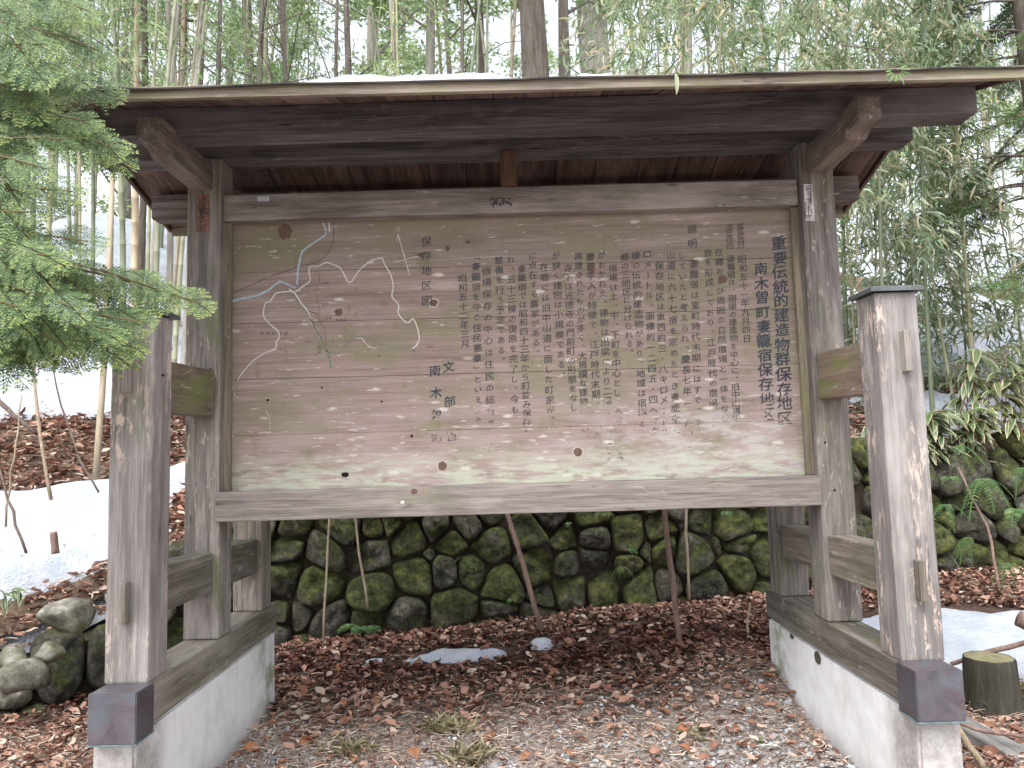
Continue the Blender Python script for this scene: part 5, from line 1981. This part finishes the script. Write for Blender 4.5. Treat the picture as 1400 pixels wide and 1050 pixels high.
# leafy bamboo at the right: leaves from head height up over the roof
NEARF = []
for i in range(5):
    NEARF.append((culm_mesh('culm', 4.6, .016 + .003 * (i % 2), .16, 300 + i, M['culm']),
                  i))
NEARC = [a[0] for a in NEARF]
NEARL = [foliage_mesh('foliage', 4.6, .35, 36, 20, .66, .165, 400 + i, M['bamboo_leaf'], NEARC[i][1], NEARC[i][2], droop=.9, twigr=.003) for i in range(5)]
nb = ['leafy bamboo arching over the gable end', 'leafy bamboo with pale drooping leaves beside the cedar', 'leafy bamboo behind the mossy rail', 'leafy bamboo with straw coloured dead leaves over the snow']
spots = [(1168, 8.6, 0), (1215, 7.9, 1), (1262, 8.6, 2), (1305, 7.9, 3), (1345, 8.4, 4), (1385, 7.8, 0), (1240, 9.6, 2), (1330, 9.6, 1), (1400, 9.2, 3), (1190, 10, 4),
         (1290, 10.4, 0), (1375, 10.4, 2), (1440, 8.4, 1), (1225, 8.7, 3), (1320, 8.8, 4), (1150, 9.3, 1)]
for k, (px_, Y_, i) in enumerate(spots):
    q = at(px_, 500, Y_)
    root = empty('leafy_bamboo', (q.x, Y_, hz(q.x, Y_) - .1))
    root.rotation_euler = (rb_.gauss(0, .08), rb_.gauss(-.05, .08), rb_.uniform(0, 6.28))
    s = rb_.uniform(.85, 1.15)
    root.scale = (s, s, s)
    tag(root, 'leafy bamboo with drooping pale green leaves beyond the stone wall', 'bamboo', 'leafy bamboo beyond the wall')
    for nm, me in (('culm', NEARC[i][0]), ('foliage', NEARL[i])):
        c = bpy.data.objects.new(nm, me); COL.objects.link(c); c.parent = root
# tall arching ones whose tops hang over the roof
OVER = [foliage_mesh('foliage', 6.5, 2.2, 42, 30, .85, .17, 500 + i, M['bamboo_leaf'], 0.0, .20, droop=1.0, twigr=.004) for i in range(3)]
OC = []
for i in range(3):
    P_ = []; R_ = []
    for j in range(40):
        t = j / 39
        P_.append(Vector((.20 * t ** 2.2 * 6.5, 0, 6.5 * t))); R_.append(.026 * (1 - .8 * t) * (1.12 if j % 3 == 0 else 1))
    V, Fc = tube_arrays(P_, R_, 8, False)
    me = np_mesh('culm', np.array([tuple(q) for q in V]), Fc); me.materials.append(M['culm']); OC.append(me)
for k, (px_, Y_, rz, s) in enumerate(((900, 7.6, -1.7, .86), (985, 7.2, -1.5, .84), (1060, 7.4, -1.6, .86), (1130, 7.0, -1.7, .82), (1210, 7.3, -1.9, .86), (1270, 7.4, -1.8, .88),
                                      (850, 8.6, -1.4, .95), (1020, 8.8, -1.6, 1.0), (1160, 8.8, -1.5, 1.0), (940, 9.2, -1.4, 1.05), (1330, 8.0, -2.0, .9))):
    q = at(px_, 500, Y_)
    root = empty('arching_bamboo', (q.x, Y_, hz(q.x, max(Y_, float(yw(q.x)) + .2)) - .1))
    root.rotation_euler = (0, 0, rz + rb_.gauss(0, .15))
    root.scale = (s, s, s)
    tag(root, 'tall arching bamboo whose silvery leaves hang over the roof', 'bamboo', 'arching bamboo over the roof')
    for nm, me in (('culm', OC[k % 3]), ('foliage', OVER[k % 3])):
        c = bpy.data.objects.new(nm, me); COL.objects.link(c); c.parent = root
# single leaves dangling before the eaves
rt = empty('bamboo_twig', at(928, 88, 3.35))
tag(rt, 'bamboo twig with one long leaf dangling before the eaves', 'twig')
V, Fc = leaf_arrays([(0, 0, -.0)], [(-.02, -.2, -1)], [(.4, -1, .2)], .10, .022, 'blade', .6)
o = link_mesh('leaf', np_mesh('leaf', V, Fc), M['bamboo_leaf'], rt); o.location = at(924, 100, 3.0) - at(928, 88, 3.35)
tw = tube('twig', [Vector((.1, .8, .35)), Vector((.05, .2, .14)), at(924, 100, 3.0) - at(928, 88, 3.35)], [.004, .003, .002], M['twig'], rt, 5)
rt = empty('bamboo_sprig', at(1225, 95, 3.0))
tag(rt, 'fresh green bamboo sprig touching the eaves near the gable', 'sprig')
n_ = 9
a_ = np.linspace(-2.9, .3, n_)
D = np.stack([np.cos(a_), np.full(n_, -.25), np.sin(a_) * .8], -1)
V, Fc = leaf_arrays(np.stack([np.cos(a_) * .02, np.zeros(n_), np.sin(a_) * .02], -1), D, np.tile([.2, -1, .5], (n_, 1)), np.array([.03, .04, .055, .04, .06, .035, .05, .04, .03]), .010, 'blade', .8)
link_mesh('leaves', np_mesh('leaves', V, Fc), M['green_leaf'], rt)
tube('twig', [Vector((.2, .9, .6)), Vector((.08, .3, .25)), Vector((0, 0, 0))], [.004, .003, .002], M['twig'], rt, 5)


# ------------------------------------------------------------------ big trees behind
def big_tree(px_, Y_, r0, Hh, mat, label, fol=None, seed=0, lean=(0, 0), nb_=8, crownz=.35, name='tree'):
    r_ = random.Random(seed)
    q = at(px_, 300, Y_)
    z0 = hz(q.x, Y_) - .2
    root = empty(name, (q.x, Y_, z0))
    tag(root, label, 'tree')
    pts = [Vector((lean[0] * t * Hh + .08 * math.sin(t * 5 + seed), lean[1] * t * Hh, t * Hh)) for t in np.linspace(0, 1, 14)]
    rad = [r0 * (1.25 if i == 0 else 1) * (1 - .72 * i / 13) * r_.uniform(.94, 1.06) for i in range(14)]
    V, Fc = tube_arrays(pts, rad, 12, False)
    link_mesh('trunk', np_mesh('trunk', np.array([tuple(v_) for v_ in V]), Fc), mat, root, smooth=True)
    parts = []
    P, D, N, L = [], [], [], []
    for b in range(nb_):
        t = crownz + (1 - crownz) * (b + r_.random()) / nb_
        base = Vector((np.interp(t, np.linspace(0, 1, 14), [p_.x for p_ in pts]), np.interp(t, np.linspace(0, 1, 14), [p_.y for p_ in pts]), t * Hh))
        a = r_.uniform(0, 6.28)
        ln = Hh * .20 * r_.uniform(.6, 1.1) * (1.1 - .5 * t)
        e = base + Vector((math.cos(a), math.sin(a), r_.uniform(.1, .6))) * ln
        mid = base.lerp(e, .5) + Vector((0, 0, ln * .12))
        V1, F1 = tube_arrays([base, mid, e], [r0 * .28, r0 * .16, r0 * .04], 5, False)
        parts.append((np.array([tuple(v_) for v_ in V1]), np.array(F1)))
        if fol:
            for c_ in range(7):
                cc = mid.lerp(e, r_.random() * 1.15) + Vector((r_.gauss(0, .3), r_.gauss(0, .3), r_.gauss(0, .25))) * (ln * .4)
                for _ in range(55):
                    P.append(cc + Vector((r_.gauss(0, 1), r_.gauss(0, 1), r_.gauss(0, .6))) * ln * .13)
                    aa = r_.uniform(0, 6.28)
                    D.append((math.cos(aa), math.sin(aa), r_.gauss(-.2, .5))); N.append((r_.gauss(0, .5), r_.gauss(0, .5), 1)); L.append(r_.uniform(.10, .20))
    Vb, Fb = join_arrays(parts)
    link_mesh('branches', np_mesh('branches', Vb, Fb), mat, root, smooth=True)
    if fol:
        V, Fc = leaf_arrays(np.array([tuple(p_) for p_ in P]), D, N, np.array(L), np.array(L) * .42, 'diamond')
        link_mesh('crown', np_mesh('crown', V, Fc), fol, root)


big_tree(733, 12.5, .30, 13, M['bark'], 'thick brown trunked tree rising behind the roof centre', M['far_leaf'], 1, (0.004, 0))
big_tree(824, 15.5, .40, 15, M['bark_pale'], 'broad pale barked tree behind the roof', M['far_leaf'], 2, (-.005, 0), crownz=.4)
big_tree(782, 14, .15, 12, M['bark'], 'slim dark tree between the two thick trunks', M['far_leaf'], 3, (.01, 0))
big_tree(517, 16, .16, 12, M['bark_pale'], 'slim pale tree standing in bright sky gap', M['far_leaf'], 4, (-.012, 0))
big_tree(590, 14.5, .12, 12, M['bark_pale'], 'thin grey tree beside the bright sky gap', M['far_leaf'], 5, (0, 0))
big_tree(655, 15, .13, 12, M['bark'], 'thin brown tree half wrapped in leaves', M['far_leaf'], 6, (.005, 0))
big_tree(472, 13.0, .08, 11, M['bark'], 'very slim dark tree crossing the thicket', M['far_leaf'], 7, (.01, 0))
big_tree(345, 13.0, .12, 11, M['bark'], 'crooked brown tree in the bamboo thicket', M['far_leaf'], 8, (-.01, 0))
big_tree(250, 14, .10, 11, M['bark'], 'slim brown tree among pale bamboo poles', M['far_leaf'], 9, (.01, 0))
for k, (px_, Y_, r_k, mt, lb) in enumerate(((204, 9.0, .05, 'bark_pale', 'whitish leaning sapling left of the bamboo clump'), (188, 9.5, .055, 'bark', 'brown sapling trunk beside the cypress top'),
        (222, 9.2, .045, 'bark_pale', 'pale straight sapling with grey bark'), (243, 8.8, .04, 'bark_pale', 'white barked thin sapling tilting over the roof'), (276, 10, .04, 'bark', 'dark thin sapling crossing behind bamboo'),
        (308, 9.6, .045, 'bark', 'knotty brown sapling behind the roof edge'), (340, 9.9, .06, 'bark', 'gnarled brown trunk with a swollen knot'), (378, 10.4, .04, 'bark', 'thin brown sapling with side shoots'),
        (405, 11, .045, 'bark', 'mossy thin trunk near the snow on the roof'), (560, 12, .06, 'bark_pale', 'pale slender trunk against white sky'), (640, 12.5, .05, 'bark', 'brown slender trunk wrapped by leaves'),
        (470, 11.5, .04, 'bark', 'dark straight sapling over the roof snow'), (940, 12.5, .16, 'bark_pale', 'grey trunk showing through the arching bamboo'))):
    big_tree(px_, Y_, r_k, 9, M[mt], lb, None, 200 + k, (rb_.gauss(0, .02) + (.04 if 'leaning' in lb or 'tilting' in lb else 0), 0), 14, .25, name='sapling')
for k in range(22):
    px_ = -150 + k * 80 + rb_.uniform(-30, 30)
    big_tree(px_, rb_.uniform(20, 27), rb_.uniform(.10, .18), rb_.uniform(10, 13), M['bark_pale'] if k % 2 else M['bark'], 'thin distant tree on the ridge beyond the bamboo', M['far_leaf'], 60 + k, (rb_.gauss(0, .01), 0), 12, .12)
for o in bpy.data.objects:
    if o.get('label') == 'thin distant tree on the ridge beyond the bamboo':
        o['group'] = 'distant trees on the ridge'


# ------------------------------------------------------------------ cypress sprays (flat scale-leaf fans)
def spray_mesh(seed, mats):
    r = np.random.default_rng(seed)
    P, D, L, W, mi = [], [], [], [], []
    rachis = []
    n1 = 11
    for i in range(1, n1 + 1):
        t = i / n1
        bx = np.array([t, 0, -.16 * t * t])
        l1 = (.40 * math.sin(math.pi * (t * .80 + .16)) + .05) * r.uniform(.8, 1.15)
        for s in (-1, 1):
            a = math.radians(r.uniform(38, 52)) * s
            d1 = np.array([math.cos(a), math.sin(a), r.uniform(-.18, .05)])
            n2 = max(3, int(l1 * 22))
            for j in range(n2):
                u = (j + .6) / n2
                q = bx + d1 * l1 * u + np.array([0, 0, -.12 * (l1 * u) ** 2 * 4])
                l2 = (.105 * (1 - u) + .045) * r.uniform(.8, 1.2)
                for s2 in (-1, 1):
                    a2 = a + math.radians(38) * s2
                    P.append(q); D.append((math.cos(a2), math.sin(a2), r.normal(-.05, .15))); L.append(l2); W.append(.019)
                    mi.append(1 if (u > .72 or t > .9) and r.random() < .6 else 0)
                P.append(q); D.append(tuple(d1)); L.append(l1 / n2 * 1.3); W.append(.020); mi.append(0)
    D = np.array(D)
    V, Fc = leaf_arrays(np.array(P), D, np.tile([0, 0, 1.], (len(P), 1)), np.array(L), np.array(W), 'diamond')
    nf = len(Fc)
    ax = [Vector((t, 0, -.16 * t * t)) for t in (0, .25, .5, .75, 1)]
    V1, F1 = tube_arrays(ax, [.009, .008, .006, .004, .002], 3, False)
    V, Fc = join_arrays([(V, Fc), (np.array([tuple(q) for q in V1]), np.array(F1))])
    me = np_mesh('spray', V, Fc, mi + [2] * (len(Fc) - nf))
    for m_ in mats: me.materials.append(m_)
    return me


M['cyp_twig'] = bark('cypress_twig_bark', (.12, .085, .05), (.22, .18, .10))
SPRAY = [spray_mesh(i, [M['cypress'], M['cypress_tip'], M['cyp_twig']]) for i in range(6)]
CSPRAY = [spray_mesh(20 + i, [M['cedar'], M['cedar'], M['bark_red']]) for i in range(3)]


def frame_from(d, up):
    X = d.normalized()
    Yv = up.cross(X)
    if Yv.length < 1e-3: Yv = Vector((0, 1, 0))
    Yv.normalize()
    Z = X.cross(Yv)
    return Matrix((X, Yv, Z)).transposed().to_4x4()


cy = empty('cypress_tree', (-2.75, 2.95, 0))
tag(cy, 'cypress tree with flat drooping green sprays reaching in front of the roof', 'cypress tree')
CO = Vector((-2.75, 2.95, 0))
tr_pts = [Vector((0.03 * math.sin(z_), 0.02 * math.cos(z_), z_)) for z_ in np.linspace(-.1, 6.2, 14)]
tube('trunk', tr_pts, [.13 * (1 - .75 * i / 13) for i in range(14)], M['bark_red'], cy, 10)
tips = [(120, 15, 2.7), (80, -20, 2.8), (138, 70, 2.75), (110, 105, 2.7), (60, 60, 2.5), (40, 130, 2.6), (120, 165, 2.6), (20, 20, 2.5), (0, 90, 2.5), (90, 40, 2.9), (30, 90, 2.9), (60, 150, 2.7), (140, 120, 2.95),
        (90, 190, 2.5), (150, 200, 2.65), (60, 230, 2.4), (20, 190, 2.6), (100, 262, 2.5), (45, 290, 2.45), (10, 260, 2.6),
        (120, 330, 2.5), (70, 350, 2.4), (20, 330, 2.6), (215, 395, 2.75), (275, 415, 2.8), (130, 400, 2.9), (195, 440, 2.6), (150, 450, 2.5), (100, 420, 2.4), (110, 465, 2.6),
        (60, 400, 2.5), (60, 455, 2.6), (25, 420, 2.4), (20, 470, 2.6), (85, 470, 2.5), (0, 380, 2.5), (40, 350, 2.8), (5, 450, 2.8), (90, 385, 2.8), (180, 470, 2.6), (50, 480, 2.8), (0, 300, 2.8), (-20, 180, 2.5), (-20, 60, 2.6), (-10, 480, 2.5)]
rc = random.Random(15)
nsp = 0
for ti, (px_, py_, Y_) in enumerate(tips):
    tip = at(px_, py_, Y_) - CO
    hb = tip.z + rc.uniform(-.1, .35)
    start = Vector((0, 0, hb))
    mid = start.lerp(tip, .55) + Vector((0, 0, .16))
    pts = []
    for j in range(9):
        t = j / 8
        pts.append((1 - t) ** 2 * start + 2 * t * (1 - t) * mid + t * t * tip)
    bo = tube('branch', pts, [.009 * (1 - .85 * j / 8) + .001 for j in range(9)], M['cyp_twig'], cy, 5)
    ns = 5
    for s in range(ns):
        t = .52 + .48 * s / (ns - 1)
        j = min(int(t * 8), 7)
        base = pts[j].lerp(pts[j + 1], t * 8 - j)
        d = (pts[j + 1] - pts[j]).normalized()
        side = (-1) ** s
        if s < ns - 1:
            dd = (d * .5 + Vector((rc.uniform(.1, .7), rc.uniform(-.35, .15), rc.uniform(-.85, -.15)))).normalized()
            ln = rc.uniform(.15, .30)
        else:
            dd = (d + Vector((0, rc.uniform(-.3, .1), rc.uniform(-.45, -.1)))).normalized()
            ln = rc.uniform(.15, .22)
        if nsp >= 292: break
        base = base - dd * (ln * (.85 if s == ns - 1 else .25))
        o = bpy.data.objects.new('spray', SPRAY[nsp % 6])
        COL.objects.link(o)
        o.parent = cy
        up = Vector((rc.uniform(-.3, .3), rc.uniform(-1.3, -.5), rc.uniform(.4, .9)))
        Mx = frame_from(dd, up)
        o.matrix_local = Matrix.Translation(base) @ Mx @ Matrix.Scale(ln, 4)
        nsp += 1

# dark cedar at the far right
ce = empty('cedar_tree', (0, 0, 0))
q = at(1432, 300, 7.6)
ce.location = (q.x, 7.6, hz(q.x, 7.6) - .2)
tag(ce, 'dark green cedar with reddish trunk beyond the roof end', 'cedar tree')
CEO = Vector(ce.location)
tube('trunk', [Vector((.05 * math.sin(z_ * .8), 0, z_)) for z_ in np.linspace(0, 9, 14)], [.17 * (1 - .6 * i / 13) for i in range(14)], M['bark'], ce, 12)
nsp = 0
for k in range(64):
    zc = rc.uniform(1.6, 7.5)
    a = rc.uniform(0, 6.28)
    ln = rc.uniform(.6, 1.25) * (1.15 - zc * .07)
    st_ = Vector((0, 0, zc))
    e = st_ + Vector((math.cos(a) * ln, math.sin(a) * ln, -.12 * ln))
    m_ = st_.lerp(e, .5) + Vector((0, 0, .16))
    pts = [(1 - t) ** 2 * st_ + 2 * t * (1 - t) * m_ + t * t * e for t in np.linspace(0, 1, 6)]
    tube('branch', pts, [.018 * (1 - .8 * j / 5) for j in range(6)], M['bark'], ce, 5)
    for s in range(4):
        t = .40 + .6 * s / 3
        base = st_.lerp(e, t) + Vector((0, 0, .1 * (1 - t)))
        dd = (e - st_).normalized() + Vector((rc.uniform(-.7, .7), rc.uniform(-.7, .7), rc.uniform(-.5, .2)))
        o = bpy.data.objects.new('spray', CSPRAY[nsp % 3]); COL.objects.link(o); o.parent = ce
        o.matrix_local = Matrix.Translation(base) @ frame_from(dd, Vector((rc.uniform(-.4, .4), rc.uniform(-1, .2), 1))) @ Matrix.Scale(rc.uniform(.42, .62), 4)
        nsp += 1
